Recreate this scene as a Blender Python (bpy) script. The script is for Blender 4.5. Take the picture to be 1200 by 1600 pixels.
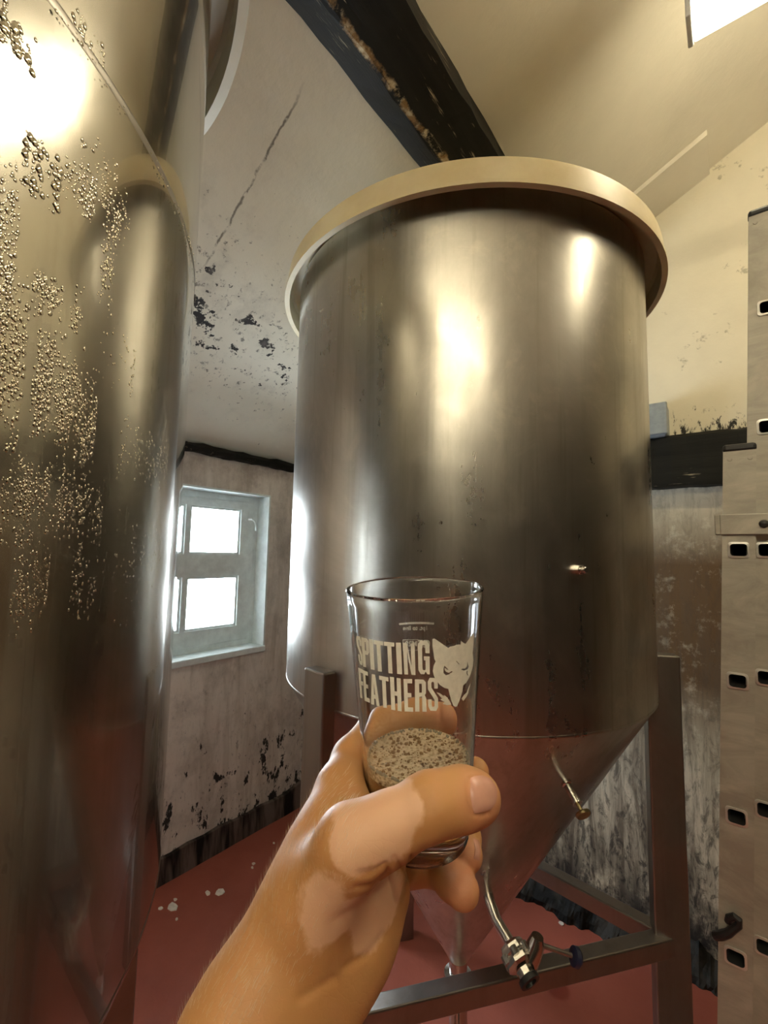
import bpy, bmesh, math, random
import numpy as np
from mathutils import Vector, Matrix, noise as mnoise
from mathutils.geometry import tessellate_polygon

for o in list(bpy.data.objects):
    bpy.data.objects.remove(o)
SC = bpy.context.scene
COL = SC.collection
PI = math.pi

# ------------------------------------------------------------------ camera
CAM = Vector((0, 0, 1.53))
AX_R = Vector((0.78894928, 0.61412719, 0.02017002))
AX_F = Vector((-0.61325972, 0.78493665, 0.08824383))
AX_U = Vector((0.03836075, -0.08198937, 0.99589467))
FPX = 700.0
cam_d = bpy.data.cameras.new('camera')
cam_d.sensor_fit = 'HORIZONTAL'
cam_d.sensor_width = 36.0
cam_d.lens = 36.0 * FPX / 1200.0
cam_d.clip_start = 0.01
cam = bpy.data.objects.new('camera', cam_d)
COL.objects.link(cam)
rot = Matrix((AX_R, AX_U, -AX_F)).transposed()
cam.matrix_world = Matrix.Translation(CAM) @ rot.to_4x4()
SC.camera = cam

# ------------------------------------------------------------------ world, exposure
w = bpy.data.worlds.new('sky')
SC.world = w
w.use_nodes = True
bg = w.node_tree.nodes['Background']
bg.inputs[0].default_value = (0.80, 0.91, 1.0, 1)
bg.inputs[1].default_value = 30.0
SC.view_settings.view_transform = 'Standard'
SC.view_settings.look = 'None'
SC.view_settings.gamma = 1.0
SC.view_settings.use_curve_mapping = False
SC.view_settings.exposure = 1.0
LAMP_STRENGTH = 16.0
LAMP_COLOR = (1.0, 0.87, 0.60)


def pray(px, py):
    return AX_R * ((px - 600) / FPX) + AX_U * (-(py - 800) / FPX) + AX_F


def pix(px, py, d):
    return CAM + pray(px, py) * d


# ------------------------------------------------------------------ helpers
def mesh(name, verts, faces, mat=None, parent=None, smooth=False, loc=None):
    me = bpy.data.meshes.new(name)
    me.from_pydata([tuple(v) for v in verts], [], faces)
    me.update()
    if smooth:
        me.polygons.foreach_set('use_smooth', [True] * len(me.polygons))
    if mat:
        me.materials.append(mat)
    o = bpy.data.objects.new(name, me)
    COL.objects.link(o)
    if parent:
        o.parent = parent
    if loc is not None:
        o.location = loc
    return o


def tag(o, label=None, cat=None, group=None, kind=None):
    if label:
        o['label'] = label
    if cat:
        o['category'] = cat
    if group:
        o['group'] = group
    if kind:
        o['kind'] = kind
    return o


def empty(name, loc, label, cat, group=None):
    o = bpy.data.objects.new(name, None)
    o.empty_display_size = 0.05
    COL.objects.link(o)
    o.location = loc
    return tag(o, label, cat, group)


class MB:
    """collects shapes into one mesh"""
    def __init__(s):
        s.v = []
        s.f = []

    def add(s, v, f):
        b = len(s.v)
        s.v += [Vector(p) for p in v]
        s.f += [[i + b for i in q] for q in f]
        return s

    def box(s, lo, hi, M=None):
        x0, y0, z0 = lo
        x1, y1, z1 = hi
        v = [(x0, y0, z0), (x1, y0, z0), (x1, y1, z0), (x0, y1, z0), (x0, y0, z1), (x1, y0, z1), (x1, y1, z1), (x0, y1, z1)]
        if M:
            v = [M @ Vector(p) for p in v]
        return s.add(v, [[0, 3, 2, 1], [4, 5, 6, 7], [0, 1, 5, 4], [1, 2, 6, 5], [2, 3, 7, 6], [3, 0, 4, 7]])

    def lathe(s, prof, n=64, M=None, a0=0.0, a1=2 * PI):
        full = abs(a1 - a0 - 2 * PI) < 1e-6
        m = n if full else n + 1
        v = []
        for (r, z) in prof:
            for i in range(m):
                a = a0 + (a1 - a0) * i / n
                v.append((r * math.cos(a), r * math.sin(a), z))
        if M:
            v = [M @ Vector(p) for p in v]
        f = []
        for j in range(len(prof) - 1):
            for i in range(n):
                k = (i + 1) % m
                f.append([j * m + i, j * m + k, (j + 1) * m + k, (j + 1) * m + i])
        return s.add(v, f)

    def tube(s, pts, r, n=16, cap=True):
        pts = [Vector(p) for p in pts]
        rs = r if isinstance(r, (list, tuple)) else [r] * len(pts)
        v = []
        ref = None
        for i, p in enumerate(pts):
            t = (pts[min(i + 1, len(pts) - 1)] - pts[max(i - 1, 0)]).normalized()
            if ref is None:
                ref = t.orthogonal().normalized()
            ref = (ref - t * ref.dot(t)).normalized()
            b = t.cross(ref)
            for k in range(n):
                a = 2 * PI * k / n
                v.append(p + (ref * math.cos(a) + b * math.sin(a)) * rs[i])
        f = []
        for i in range(len(pts) - 1):
            for k in range(n):
                l = (k + 1) % n
                f.append([i * n + k, i * n + l, (i + 1) * n + l, (i + 1) * n + k])
        if cap:
            f.append(list(range(n))[::-1])
            f.append([(len(pts) - 1) * n + k for k in range(n)])
        return s.add(v, f)

    def prism(s, poly, a, b, axis='y'):
        n = len(poly)
        v = []
        for q in (a, b):
            for (x, z) in poly:
                v.append({'y': (x, q, z), 'x': (q, x, z), 'z': (x, z, q)}[axis])
        f = [list(range(n)), [n + i for i in range(n)][::-1]]
        for i in range(n):
            k = (i + 1) % n
            f.append([i, i + n, k + n, k])
        return s.add(v, f)

    def obj(s, name, mat, parent=None, smooth=False, bevel=0.0, seg=2, loc=None):
        o = mesh(name, s.v, s.f, mat, parent, smooth, loc)
        bm = bmesh.new()
        bm.from_mesh(o.data)
        bmesh.ops.recalc_face_normals(bm, faces=bm.faces)
        bm.to_mesh(o.data)
        bm.free()
        if bevel:
            m = o.modifiers.new('bevel', 'BEVEL')
            m.width = bevel
            m.segments = seg
            m.limit_method = 'ANGLE'
            m.angle_limit = math.radians(40)
        if smooth and not bevel:
            autosmooth(o)
        return o


def autosmooth(o, ang=35):
    me = o.data
    bm = bmesh.new()
    bm.from_mesh(me)
    th = math.radians(ang)
    for e in bm.edges:
        if len(e.link_faces) == 2 and e.calc_face_angle(0) > th:
            e.smooth = False
    bm.to_mesh(me)
    bm.free()


def axis_matrix(p, direction, up=(0, 0, 1)):
    """local z along direction, origin p"""
    z = Vector(direction).normalized()
    u = Vector(up)
    if abs(z.dot(u)) > 0.98:
        u = Vector((1, 0, 0))
    x = u.cross(z).normalized()
    y = z.cross(x)
    return Matrix.Translation(p) @ Matrix((x, y, z)).transposed().to_4x4()


# ------------------------------------------------------------------ material kit
class Mat:
    def __init__(s, name):
        s.m = bpy.data.materials.new(name)
        s.m.use_nodes = True
        s.t = s.m.node_tree
        s.b = s.t.nodes['Principled BSDF']
        s.out = s.t.nodes['Material Output']
        s._tc = None

    def node(s, typ, **kw):
        n = s.t.nodes.new(typ)
        for k, v in kw.items():
            setattr(n, k, v)
        return n

    def put(s, sock, val):
        if hasattr(val, 'links') or isinstance(val, bpy.types.NodeSocket):
            s.t.links.new(val, sock)
        elif isinstance(val, (tuple, list)):
            if len(val) == 3 and sock.type == 'RGBA':
                val = (*val, 1)
            sock.default_value = val
        else:
            sock.default_value = val

    def pos(s):
        if not s._tc:
            s._tc = s.node('ShaderNodeTexCoord').outputs['Object']
        return s._tc

    def scaled(s, sc, off=(0, 0, 0)):
        n = s.node('ShaderNodeMapping')
        s.put(n.inputs['Vector'], s.pos())
        n.inputs['Scale'].default_value = sc
        n.inputs['Location'].default_value = off
        return n.outputs[0]

    def noise(s, scale=5, detail=6, rough=0.6, vec=None, dist=0.0):
        n = s.node('ShaderNodeTexNoise')
        s.put(n.inputs['Vector'], vec if vec is not None else s.pos())
        n.inputs['Scale'].default_value = scale
        n.inputs['Detail'].default_value = detail
        n.inputs['Roughness'].default_value = rough
        n.inputs['Distortion'].default_value = dist
        return n.outputs['Fac']

    def voro(s, scale=20, vec=None, feature='F1', out='Distance', rnd=1.0):
        n = s.node('ShaderNodeTexVoronoi', feature=feature)
        s.put(n.inputs['Vector'], vec if vec is not None else s.pos())
        n.inputs['Scale'].default_value = scale
        n.inputs['Randomness'].default_value = rnd
        return n.outputs[out]

    def rng(s, v, a, b, c=0.0, d=1.0):
        n = s.node('ShaderNodeMapRange')
        n.clamp = True
        s.put(n.inputs[0], v)
        for i, q in zip((1, 2, 3, 4), (a, b, c, d)):
            s.put(n.inputs[i], q)
        return n.outputs[0]

    def math(s, op, a, b=0.0, clamp=False):
        n = s.node('ShaderNodeMath', operation=op)
        n.use_clamp = clamp
        s.put(n.inputs[0], a)
        s.put(n.inputs[1], b)
        return n.outputs[0]

    def mul(s, *a):
        r = a[0]
        for q in a[1:]:
            r = s.math('MULTIPLY', r, q)
        return r

    def mix(s, f, a, b):
        n = s.node('ShaderNodeMix', data_type='RGBA')
        s.put(n.inputs['Factor'], f)
        s.put(n.inputs[6], a)
        s.put(n.inputs[7], b)
        return n.outputs[2]

    def xyz(s):
        n = s.node('ShaderNodeSeparateXYZ')
        s.put(n.inputs[0], s.pos())
        return n.outputs

    def bump(s, h, strength=0.3, dist=0.01):
        n = s.node('ShaderNodeBump')
        n.inputs['Strength'].default_value = strength
        n.inputs['Distance'].default_value = dist
        s.put(n.inputs['Height'], h)
        s.put(s.b.inputs['Normal'], n.outputs[0])

    def set(s, **kw):
        names = dict(color='Base Color', rough='Roughness', metal='Metallic', trans='Transmission Weight', ior='IOR',
                     sss='Subsurface Weight', spec='Specular IOR Level', coat='Coat Weight', aniso='Anisotropic',
                     alpha='Alpha', coat_rough='Coat Roughness')
        for k, v in kw.items():
            s.put(s.b.inputs[names[k]], v)
        return s

    def dist_to(s, p, sc=(1, 1, 1)):
        n = s.node('ShaderNodeVectorMath', operation='SUBTRACT')
        s.put(n.inputs[0], s.pos())
        n.inputs[1].default_value = p
        m = s.node('ShaderNodeVectorMath', operation='MULTIPLY')
        s.put(m.inputs[0], n.outputs[0])
        m.inputs[1].default_value = sc
        l = s.node('ShaderNodeVectorMath', operation='LENGTH')
        s.put(l.inputs[0], m.outputs[0])
        return l.outputs['Value']


def simple(name, color, rough=0.5, metal=0.0, vary=0.12, scale=8.0, bump=0.0, **kw):
    m = Mat(name)
    n = m.noise(scale, 5)
    dark = tuple(c * (1 - 2 * vary) for c in color)
    lite = tuple(min(1, c * (1 + vary)) for c in color)
    m.set(color=m.mix(m.rng(n, 0.3, 0.7), dark, lite), rough=rough, metal=metal, **kw)
    if bump:
        m.bump(m.noise(scale * 6, 4), bump, 0.003)
    return m.m


def steel(name, base, r0, r1, streak=0.25, bump=0.02, blot=2.2, stain=0.6, coat=0.0, crough=0.02):
    m = Mat(name)
    st = m.noise(1.0, 6, 0.62, m.scaled((26, 26, 1.1)), 0.3)
    bl = m.noise(blot, 8, 0.66, m.scaled((1, 1, 0.55)), 0.8)
    cl = m.noise(blot * 4.5, 7, 0.7, m.scaled((1, 1, 0.8), (4, 1, 7)), 0.5)
    fine = m.noise(1.0, 4, 0.6, m.scaled((12, 12, 60), (2, 5, 1)))
    f = m.math('ADD', m.mul(st, streak), m.math('ADD', m.mul(bl, 0.55), m.mul(cl, 0.45 - streak * 0.5)))
    m.set(rough=m.rng(m.math('ADD', f, m.mul(m.rng(fine, 0.5, 0.8), 0.05)), 0.38, 0.72, r0, r1), metal=1.0)
    dark = tuple(b * t for b, t in zip(base, (0.52, 0.50, 0.46)))
    c = m.mix(m.mul(m.rng(bl, 0.42, 0.70), stain), base, dark)
    c = m.mix(m.mul(m.rng(st, 0.52, 0.70), stain * 0.7), c, tuple(b * t for b, t in zip(base, (0.62, 0.58, 0.50))))
    c = m.mix(m.mul(m.rng(cl, 0.55, 0.72), stain * 0.6), c, tuple(min(1, b * t) for b, t in zip(base, (1.25, 1.22, 1.12))))
    m.set(color=c)
    if coat:
        m.set(coat=coat, coat_rough=crough)
    m.bump(m.math('ADD', m.math('ADD', m.mul(m.noise(6, 4), 1.0), m.mul(cl, 0.10)), m.math('ADD', m.mul(st, 0.10), m.mul(m.noise(30, 3, 0.5, None, 0.6), 0.05))), bump, 0.02)
    return m.m


M_STEEL = steel('tank_steel', (0.53, 0.515, 0.48), 0.20, 0.40, 0.3, 0.06, 2.0, 0.8, 0.2, 0.07)
M_STEEL2 = steel('wet_tank_steel', (0.53, 0.515, 0.475), 0.13, 0.23, 0.3, 0.03, 2.6, 0.5, 0.8, 0.02)
M_LEG = steel('leg_steel', (0.34, 0.32, 0.30), 0.28, 0.45, 0.4, 0.02, 4.0, 0.4)
M_CHROME = simple('polished_steel', (0.62, 0.60, 0.57), 0.18, 1.0, 0.06, 30)
M_BLACK = simple('black_rubber', (0.012, 0.012, 0.013), 0.45, 0, 0.2, 60)
M_BLUECAP = simple('dark_blue_plastic', (0.012, 0.016, 0.05), 0.4, 0, 0.2, 60)
M_GREYBOX = simple('grey_plastic', (0.30, 0.34, 0.36), 0.45, 0, 0.08, 40)
M_WINWOOD = simple('window_white_paint', (0.72, 0.78, 0.76), 0.45, 0, 0.08, 18, 0.15)
M_CHIP = simple('pale_paint_chip', (0.75, 0.68, 0.60), 0.7, 0, 0.1, 90)


def m_lid():
    m = Mat('cream_polythene')
    n = m.noise(9, 6)
    m.set(color=m.mix(m.rng(n, 0.35, 0.7), (0.66, 0.575, 0.38), (0.56, 0.46, 0.27)), rough=0.42, sss=0.25)
    m.b.inputs['Subsurface Radius'].default_value = (0.02, 0.014, 0.006)
    m.bump(m.noise(40, 4), 0.08, 0.003)
    return m.m


M_LID = m_lid()


def m_black_timber(name, axis):
    m = Mat(name)
    sc = (26, 1.6, 26) if axis == 'y' else (1.6, 26, 26)
    g = m.noise(1.0, 7, 0.65, m.scaled(sc), 0.3)
    g2 = m.noise(1.0, 5, 0.7, m.scaled(tuple(q * 2.5 for q in sc), (3, 1, 2)))
    flk = m.mul(m.rng(g2, 0.60, 0.65), m.rng(m.noise(6, 3), 0.50, 0.62))
    c = m.mix(m.rng(g, 0.3, 0.75), (0.004, 0.004, 0.003), (0.013, 0.012, 0.009))
    c = m.mix(flk, c, (0.42, 0.36, 0.24))
    m.set(color=c, rough=0.62, spec=0.2)
    m.bump(g, 0.5, 0.006)
    return m


def m_plaster(name, base, spec):
    """white-washed plaster; spec(m, colour) adds the stains of that wall"""
    m = Mat(name)
    n = m.noise(3.0, 8, 0.6)
    c = m.mix(m.rng(n, 0.3, 0.75), base, tuple(b * 0.86 for b in base))
    c = spec(m, c)
    m.set(color=c, rough=0.75)
    m.bump(m.math('ADD', m.noise(5, 6), m.mul(m.noise(38, 4), 0.25)), 0.35, 0.012)
    return m.m


def sp_left(m, c):
    x, y, z = m.xyz()
    streak = m.noise(1.0, 6, 0.65, m.scaled((1, 11, 1.6)), 0.9)
    blot = m.noise(5.5, 8, 0.7)
    # brownish run-down streaks
    c = m.mix(m.mul(m.rng(streak, 0.46, 0.70), 0.6), c, (0.36, 0.29, 0.22))
    c = m.mix(m.mul(m.rng(blot, 0.47, 0.72), 0.55), c, (0.26, 0.22, 0.19))
    # brown damp above the window
    c = m.mix(m.mul(m.rng(z, 1.72, 1.95), m.rng(blot, 0.30, 0.62), 0.7), c, (0.28, 0.22, 0.19))
    # mould specks, denser low down and towards the corner
    sp = m.noise(17, 6, 0.7, m.scaled((1, 1, 0.6)))
    fn = m.noise(48, 5, 0.75, m.scaled((1, 1, 0.5)))
    c = m.mix(m.mul(m.rng(fn, 0.58, 0.68), m.rng(z, 0.1, 1.0, 0.75, 0.2)), c, (0.09, 0.07, 0.055))
    low = m.rng(z, 0.05, 0.75, 0.18, 0.0)
    cor = m.rng(y, 1.2, 2.1, 0.0, 0.06)
    thr = m.math('SUBTRACT', 0.70, m.math('ADD', low, cor))
    k = m.math('SUBTRACT', sp, thr)
    c = m.mix(m.rng(k, 0.0, 0.035), c, (0.022, 0.019, 0.016))
    return c


def sp_gable(m, c):
    x, y, z = m.xyz()
    up = m.rng(z, 1.80, 1.84)
    streak = m.noise(1.0, 7, 0.7, m.scaled((20, 1, 2.2)), 0.6)
    blot = m.noise(7, 8, 0.72)
    mott = m.noise(15, 8, 0.75)
    # lower wall: pale at the top, brown in the middle, scuffed black and white towards the floor
    brown = m.mul(m.rng(m.math('ADD', m.mul(blot, 0.4), m.mul(mott, 0.6)), 0.24, 0.47), m.rng(z, 0.70, 1.05, 0.15, 1.0), m.rng(z, 1.50, 1.80, 1.0, 0.12))
    lowc = m.mix(brown, c, (0.12, 0.066, 0.022))
    lowc = m.mix(m.mul(m.rng(streak, 0.42, 0.60), m.rng(z, 0.5, 1.5, 0.85, 0.25)), lowc, (0.10, 0.075, 0.05))
    scr = m.noise(1.0, 6, 0.75, m.scaled((34, 1, 12), (5, 2, 1)), 0.8)
    lowc = m.mix(m.mul(m.rng(scr, 0.50, 0.60), m.rng(z, 0.2, 1.1, 0.9, 0.2)), lowc, (0.03, 0.026, 0.022))
    lowc = m.mix(m.mul(m.rng(blot, 0.40, 0.55), m.rng(z, 0.10, 0.42, 1.0, 0.0)), lowc, (0.014, 0.012, 0.011))
    # upper wall: black mould just above the timber
    sp = m.noise(1.0, 7, 0.7, m.scaled((42, 10, 18)), 0.5)
    near = m.rng(z, 2.0, 2.20, 0.27, 0.0)
    k = m.math('SUBTRACT', sp, m.math('SUBTRACT', 0.73, near))
    upc = m.mix(m.rng(k, 0.0, 0.06), c, (0.02, 0.017, 0.012))
    sp2 = m.noise(9, 6, 0.7)
    upc = m.mix(m.mul(m.rng(sp2, 0.62, 0.66), 0.6), upc, (0.25, 0.22, 0.14))
    return m.mix(up, lowc, upc)


def sp_roof(m, c):
    x, y, z = m.xyz()
    # mould band on the lower slope: blotches 0.5-0.9 m up from the eaves, finer specks around
    u = m.math('ADD', x, m.mul(m.noise(2.2, 3), 0.30))
    band = m.mul(m.rng(u, -1.62, -1.42), m.rng(u, -1.30, -1.12, 1.0, 0.0))
    wide = m.mul(m.rng(u, -1.95, -1.55), m.rng(u, -1.2, -0.75, 1.0, 0.0))
    inroom = m.rng(x, -0.85, -0.75, 1.0, 0.0)
    big = m.noise(15, 5, 0.65, m.scaled((0.9, 0.8, 0.9)))
    fine = m.noise(34, 6, 0.75)
    k = m.math('SUBTRACT', big, m.math('SUBTRACT', 0.74, m.mul(band, 0.175)))
    c = m.mix(m.mul(m.rng(k, 0.0, 0.02), inroom), c, (0.018, 0.015, 0.014))
    k2 = m.math('SUBTRACT', fine, m.math('SUBTRACT', 0.70, m.mul(wide, 0.125)))
    c = m.mix(m.mul(m.rng(k2, 0.0, 0.06), 0.75, inroom), c, (0.07, 0.06, 0.05))
    ln = m.math('ABSOLUTE', m.math('ADD', m.math('ADD', m.math('SUBTRACT', y, 0.620), m.mul(x, 0.0858)), m.mul(m.math('SUBTRACT', m.noise(14, 4), 0.5), 0.03)))
    crack = m.mul(m.rng(ln, 0.0015, 0.005, 1.0, 0.0), m.rng(x, -1.36, -1.30), m.rng(x, -0.90, -0.82, 1.0, 0.0), m.rng(m.noise(25, 4), 0.38, 0.5))
    c = m.mix(m.mul(crack, 0.8), c, (0.09, 0.07, 0.05))
    grey = m.noise(6, 7, 0.7)
    c = m.mix(m.mul(m.rng(grey, 0.55, 0.8), 0.5, wide), c, (0.30, 0.27, 0.24))
    return c


M_WALL_L = m_plaster('stained_plaster', (0.78, 0.715, 0.64), sp_left)
M_WALL_G = m_plaster('gable_plaster', (0.74, 0.68, 0.52), sp_gable)
M_ROOF = m_plaster('roof_plaster', (0.76, 0.72, 0.60), sp_roof)
M_WALL_DARK = simple('old_brown_brickwork', (0.030, 0.025, 0.019), 0.8, 0, 0.2, 5, 0.3)


def m_floor():
    m = Mat('red_floor_paint')
    n = m.noise(2.5, 8, 0.65)
    c = m.mix(m.rng(n, 0.3, 0.75), (0.34, 0.092, 0.060), (0.26, 0.062, 0.040))
    c = m.mix(m.rng(m.noise(60, 4, 0.7), 0.72, 0.78), c, (0.58, 0.30, 0.22))
    d = m.dist_to(tuple(pix(872, 1546, 1.0) * 0 + WET), (1, 1, 0))
    c = m.mix(m.rng(d, 0.03, 0.045, 0.75, 0.0), c, (0.16, 0.014, 0.006))
    m.set(color=c, rough=m.rng(n, 0.3, 0.8, 0.42, 0.62))
    m.bump(m.math('ADD', m.noise(9, 5), m.mul(m.noise(90, 3), 0.3)), 0.25, 0.006)
    return m.m


def floor_hit(px, py, z=0.0):
    d = pray(px, py)
    return CAM + d * ((z - CAM.z) / d.z)


WET = floor_hit(872, 1546)
M_FLOOR = m_floor()


def m_base(name, col_hi, col_lo, ax):
    m = Mat(name)
    sc = (1, 9, 1.5) if ax == 'y' else (9, 1, 9)
    n = m.noise(1.0, 4, 0.6, m.scaled(sc))
    c = m.mix(m.rng(n, 0.42, 0.56), col_lo, col_hi)
    m.set(color=c, rough=0.65, spec=0.15)
    m.bump(m.noise(30, 5), 0.6, 0.008)
    return m.m


M_BASE_L = m_base('skirting_tar', (0.16, 0.12, 0.10), (0.016, 0.012, 0.010), 'y')
M_BASE_G = m_base('plinth_tar', (0.035, 0.032, 0.028), (0.006, 0.006, 0.006), 'x')


def m_ladder():
    m = Mat('weathered_aluminium')
    n = m.noise(1.0, 7, 0.7, m.scaled((6, 6, 16)), 0.9)
    b = m.noise(4, 5)
    c = m.mix(m.rng(n, 0.38, 0.66), (0.36, 0.34, 0.295), (0.52, 0.495, 0.43))
    c = m.mix(m.mul(m.rng(b, 0.52, 0.7), 0.4), c, (0.24, 0.215, 0.165))
    m.set(color=c, rough=m.rng(n, 0.3, 0.7, 0.5, 0.66), metal=0.55)
    m.bump(n, 0.1, 0.004)
    return m.m


M_LADDER = m_ladder()
M_BORE_SHADE = simple('bore_shade', (0.012, 0.012, 0.012), 0.9, 0, 0.1, 40)  # near-black colour stands in for the shade inside the hollow rungs
M_RUNG = simple('bright_aluminium', (0.66, 0.65, 0.62), 0.38, 0.7, 0.06, 40)


def m_pane():
    m = Mat('window_glass')
    t = m.t
    tr = m.node('ShaderNodeBsdfTransparent')
    gl = m.node('ShaderNodeBsdfGlossy')
    gl.inputs['Roughness'].default_value = 0.03
    fr = m.node('ShaderNodeFresnel')
    fr.inputs['IOR'].default_value = 1.3
    mx = m.node('ShaderNodeMixShader')
    t.links.new(fr.outputs[0], mx.inputs[0])
    t.links.new(tr.outputs[0], mx.inputs[1])
    t.links.new(gl.outputs[0], mx.inputs[2])
    t.links.new(mx.outputs[0], m.out.inputs[0])
    return m.m


M_PANE = m_pane()


def m_emit(name, col, s):
    m = Mat(name)
    n = m.noise(3, 2)
    m.set(color=(0.9, 0.9, 0.88), rough=0.4)
    m.put(m.b.inputs['Emission Color'], col)
    m.put(m.b.inputs['Emission Strength'], m.rng(n, 0, 1, s * 0.97, s * 1.03))
    return m.m


M_LAMP = m_emit('lamp_diffuser', LAMP_COLOR, LAMP_STRENGTH)
M_FILL = m_emit('fill_lamp_diffuser', LAMP_COLOR, LAMP_STRENGTH * 1.25)  # for the added fill battens behind the view
M_FILL_EAVES = m_emit('fill_lamp_diffuser_white', (1.0, 0.94, 0.82), LAMP_STRENGTH * 1.5)  # for the added fill batten at the eaves
M_LAMPBODY = simple('lamp_housing', (0.62, 0.64, 0.66), 0.4, 0, 0.06, 20)

# ------------------------------------------------------------------ room
XL, YG = -2.13, 2.17          # window wall, gable wall
XR, YB = 2.6, -3.0
EAVE, KNEE, RIDGE = (XL, 2.06), (-0.25, 2.06 + 1.88 * 0.51), (1.2, 2.06 + 3.33 * 0.51)
RIGHT_EAVE = (XR, 2.7)

o = MB().box((XL - 0.3, YB - 0.3, -0.12), (XR + 0.3, YG + 0.3, 0)).obj('floor', M_FLOOR)
tag(o, 'red painted concrete floor with flecks of pale grit', kind='structure')

# window opening in the window wall
WY0, WY1, WZ0, WZ1 = 0.86, 1.64, 0.985, 1.838
mb = MB()
T = 0.22
mb.box((XL - T, YB, 0), (XL, WY0, 2.12))
mb.box((XL - T, WY1, 0), (XL, YG, 2.12))
mb.box((XL - T, WY0, 0), (XL, WY1, WZ0))
mb.box((XL - T, WY0, WZ1), (XL, WY1, 2.12))
o = mb.obj('wall_left', M_WALL_L)
tag(o, 'grey stained plaster wall with a small window and mould streaks', kind='structure')

mb = MB()
mb.prism([(XL - 0.2, 0), (XR + 0.1, 0), (XR + 0.1, 2.7), (RIDGE[0], RIDGE[1] + 0.1), (KNEE[0], KNEE[1] + 0.1), (XL - 0.2, 2.08)], YG, YG + 0.2)
o = mb.obj('wall_gable', M_WALL_G)
tag(o, 'cream gable wall above a black timber, brown and scuffed below it', kind='structure')

o = MB().box((XR, YB, 0), (XR + 0.15, YG, 2.75)).obj('wall_right', M_WALL_DARK)
tag(o, 'dark old brick wall', kind='structure')
mb = MB().prism([(XL - 0.2, 0), (XR + 0.1, 0), (XR + 0.1, 2.7), (RIDGE[0], RIDGE[1] + 0.1), (KNEE[0], KNEE[1] + 0.1), (XL - 0.2, 2.08)], YB - 0.15, YB)
o = mb.obj('wall_back', M_WALL_DARK)
tag(o, 'dark old brick gable', kind='structure')

th = 0.08
mb = MB()
prof = [(XL - 0.25, 2.06 - 0.25 * 0.51), KNEE, RIDGE, (XR + 0.1, 2.7 - 0.07)]
for (a, b) in zip(prof[:-1], prof[1:]):
    mb.prism([a, b, (b[0], b[1] + th), (a[0], a[1] + th)], YB - 0.15, YG + 0.2)
o = mb.obj('ceiling', M_ROOF)
tag(o, 'sloping whitewashed ceiling with black mould specks on the low side', kind='structure')

# plaster band along the gable under the slope
mb = MB()
rz = lambda x: 2.06 + (x - XL) * 0.51
mb.prism([(-0.95, rz(-0.95) - 0.012), (-0.02, rz(-0.02) - 0.022), (-0.02, rz(-0.02) + 0.03), (-0.95, rz(-0.95) + 0.03)], YG - 0.22, YG + 0.01)
o = mb.obj('trim_1', M_ROOF)
tag(o, 'boxed plaster strip where the slope meets the gable', kind='structure')

# skirtings
random.seed(4)
N = 60
mb = MB()
v = []
for i in range(N + 1):
    y = YB + 0.1 + (YG - YB - 0.1) * i / N
    h = 0.115 + 0.012 * random.random() + 0.02 * (y > 1.9)
    d = 0.016 + 0.006 * random.random()
    v += [(XL - 0.01, y, 0), (XL + d + 0.006, y, 0), (XL + d, y, h - 0.006), (XL - 0.01, y, h)]
f = []
for i in range(N):
    for k in range(3):
        f.append([i * 4 + k, i * 4 + k + 1, i * 4 + k + 5, i * 4 + k + 4])
o = MB().add(v, f).obj('baseboard_left', M_BASE_L)
tag(o, 'dark tarred skirting with worn vertical patches', kind='structure')
v = []
N = 420
x = [XL + (XR - XL) * i / N for i in range(N + 1)]
rows = 5
for i in range(N + 1):
    h = 0.095 + 0.035 * mnoise.noise((x[i] * 6, 0, 0)) + 0.022 * mnoise.noise((x[i] * 22, 3, 0)) + 0.01 * mnoise.noise((x[i] * 60, 5, 0))
    for k in range(rows):
        t = k / (rows - 1)
        d = (0.085 + 0.03 * mnoise.noise((x[i] * 9, t * 2, 4)) + 0.016 * mnoise.noise((x[i] * 35, t * 5, 8))) * (1 - t ** 2)
        v.append((x[i], YG + 0.005 - d, h * t))
f = []
for i in range(N):
    for k in range(rows - 1):
        f.append([i * rows + k, i * rows + k + 1, (i + 1) * rows + k + 1, (i + 1) * rows + k])
o = MB().add(v, f).obj('baseboard_gable', M_BASE_G)
tag(o, 'crumbling black tar edge along the foot of the gable', kind='structure')

# ------------------------------------------------------------------ window
FX = XL - 0.10          # inner face of the window frame
win = bpy.data.objects.new('window_1', None)
COL.objects.link(win)
win.location = (FX, (WY0 + WY1) / 2, WZ0)
tag(win, 'small white wooden casement of square panes in the stained wall', kind='structure')


def wl(p):
    return (p[0] - win.location[0], p[1] - win.location[1], p[2] - win.location[2])


def wbox(mb, lo, hi):
    mb.box(wl(lo), wl(hi))


mb = MB()
wbox(mb, (FX - 0.06, WY1 - 0.035, WZ0), (FX, WY1 + 0.005, WZ1))
wbox(mb, (FX - 0.06, WY0 - 0.005, WZ0), (FX, WY0 + 0.035, WZ1))
wbox(mb, (FX - 0.06, WY0 + 0.035, WZ1 - 0.04), (FX, WY1 - 0.035, WZ1 + 0.005))
wbox(mb, (FX - 0.06, WY0 + 0.035, WZ0 - 0.005), (FX, WY1 - 0.035, WZ0 + 0.035))
mb.obj('window_frame', M_WINWOOD, win, bevel=0.003)
sash = MB()
sy0, sy1, sz0, sz1 = WY0 + 0.036, WY1 - 0.036, WZ0 + 0.036, WZ1 - 0.041
PY = [(0.945, 1.19), (1.215, 1.52)]
PZ = [(1.10, 1.378), (1.497, 1.755)]
ys = [sy0, PY[0][0], PY[0][1], PY[1][0], PY[1][1], sy1]
zs = [sz0, PZ[0][0], PZ[0][1], PZ[1][0], PZ[1][1], sz1]
for i in (0, 2, 4):
    wbox(sash, (FX - 0.045, ys[i], sz0), (FX + 0.004, ys[i + 1], sz1))
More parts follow.
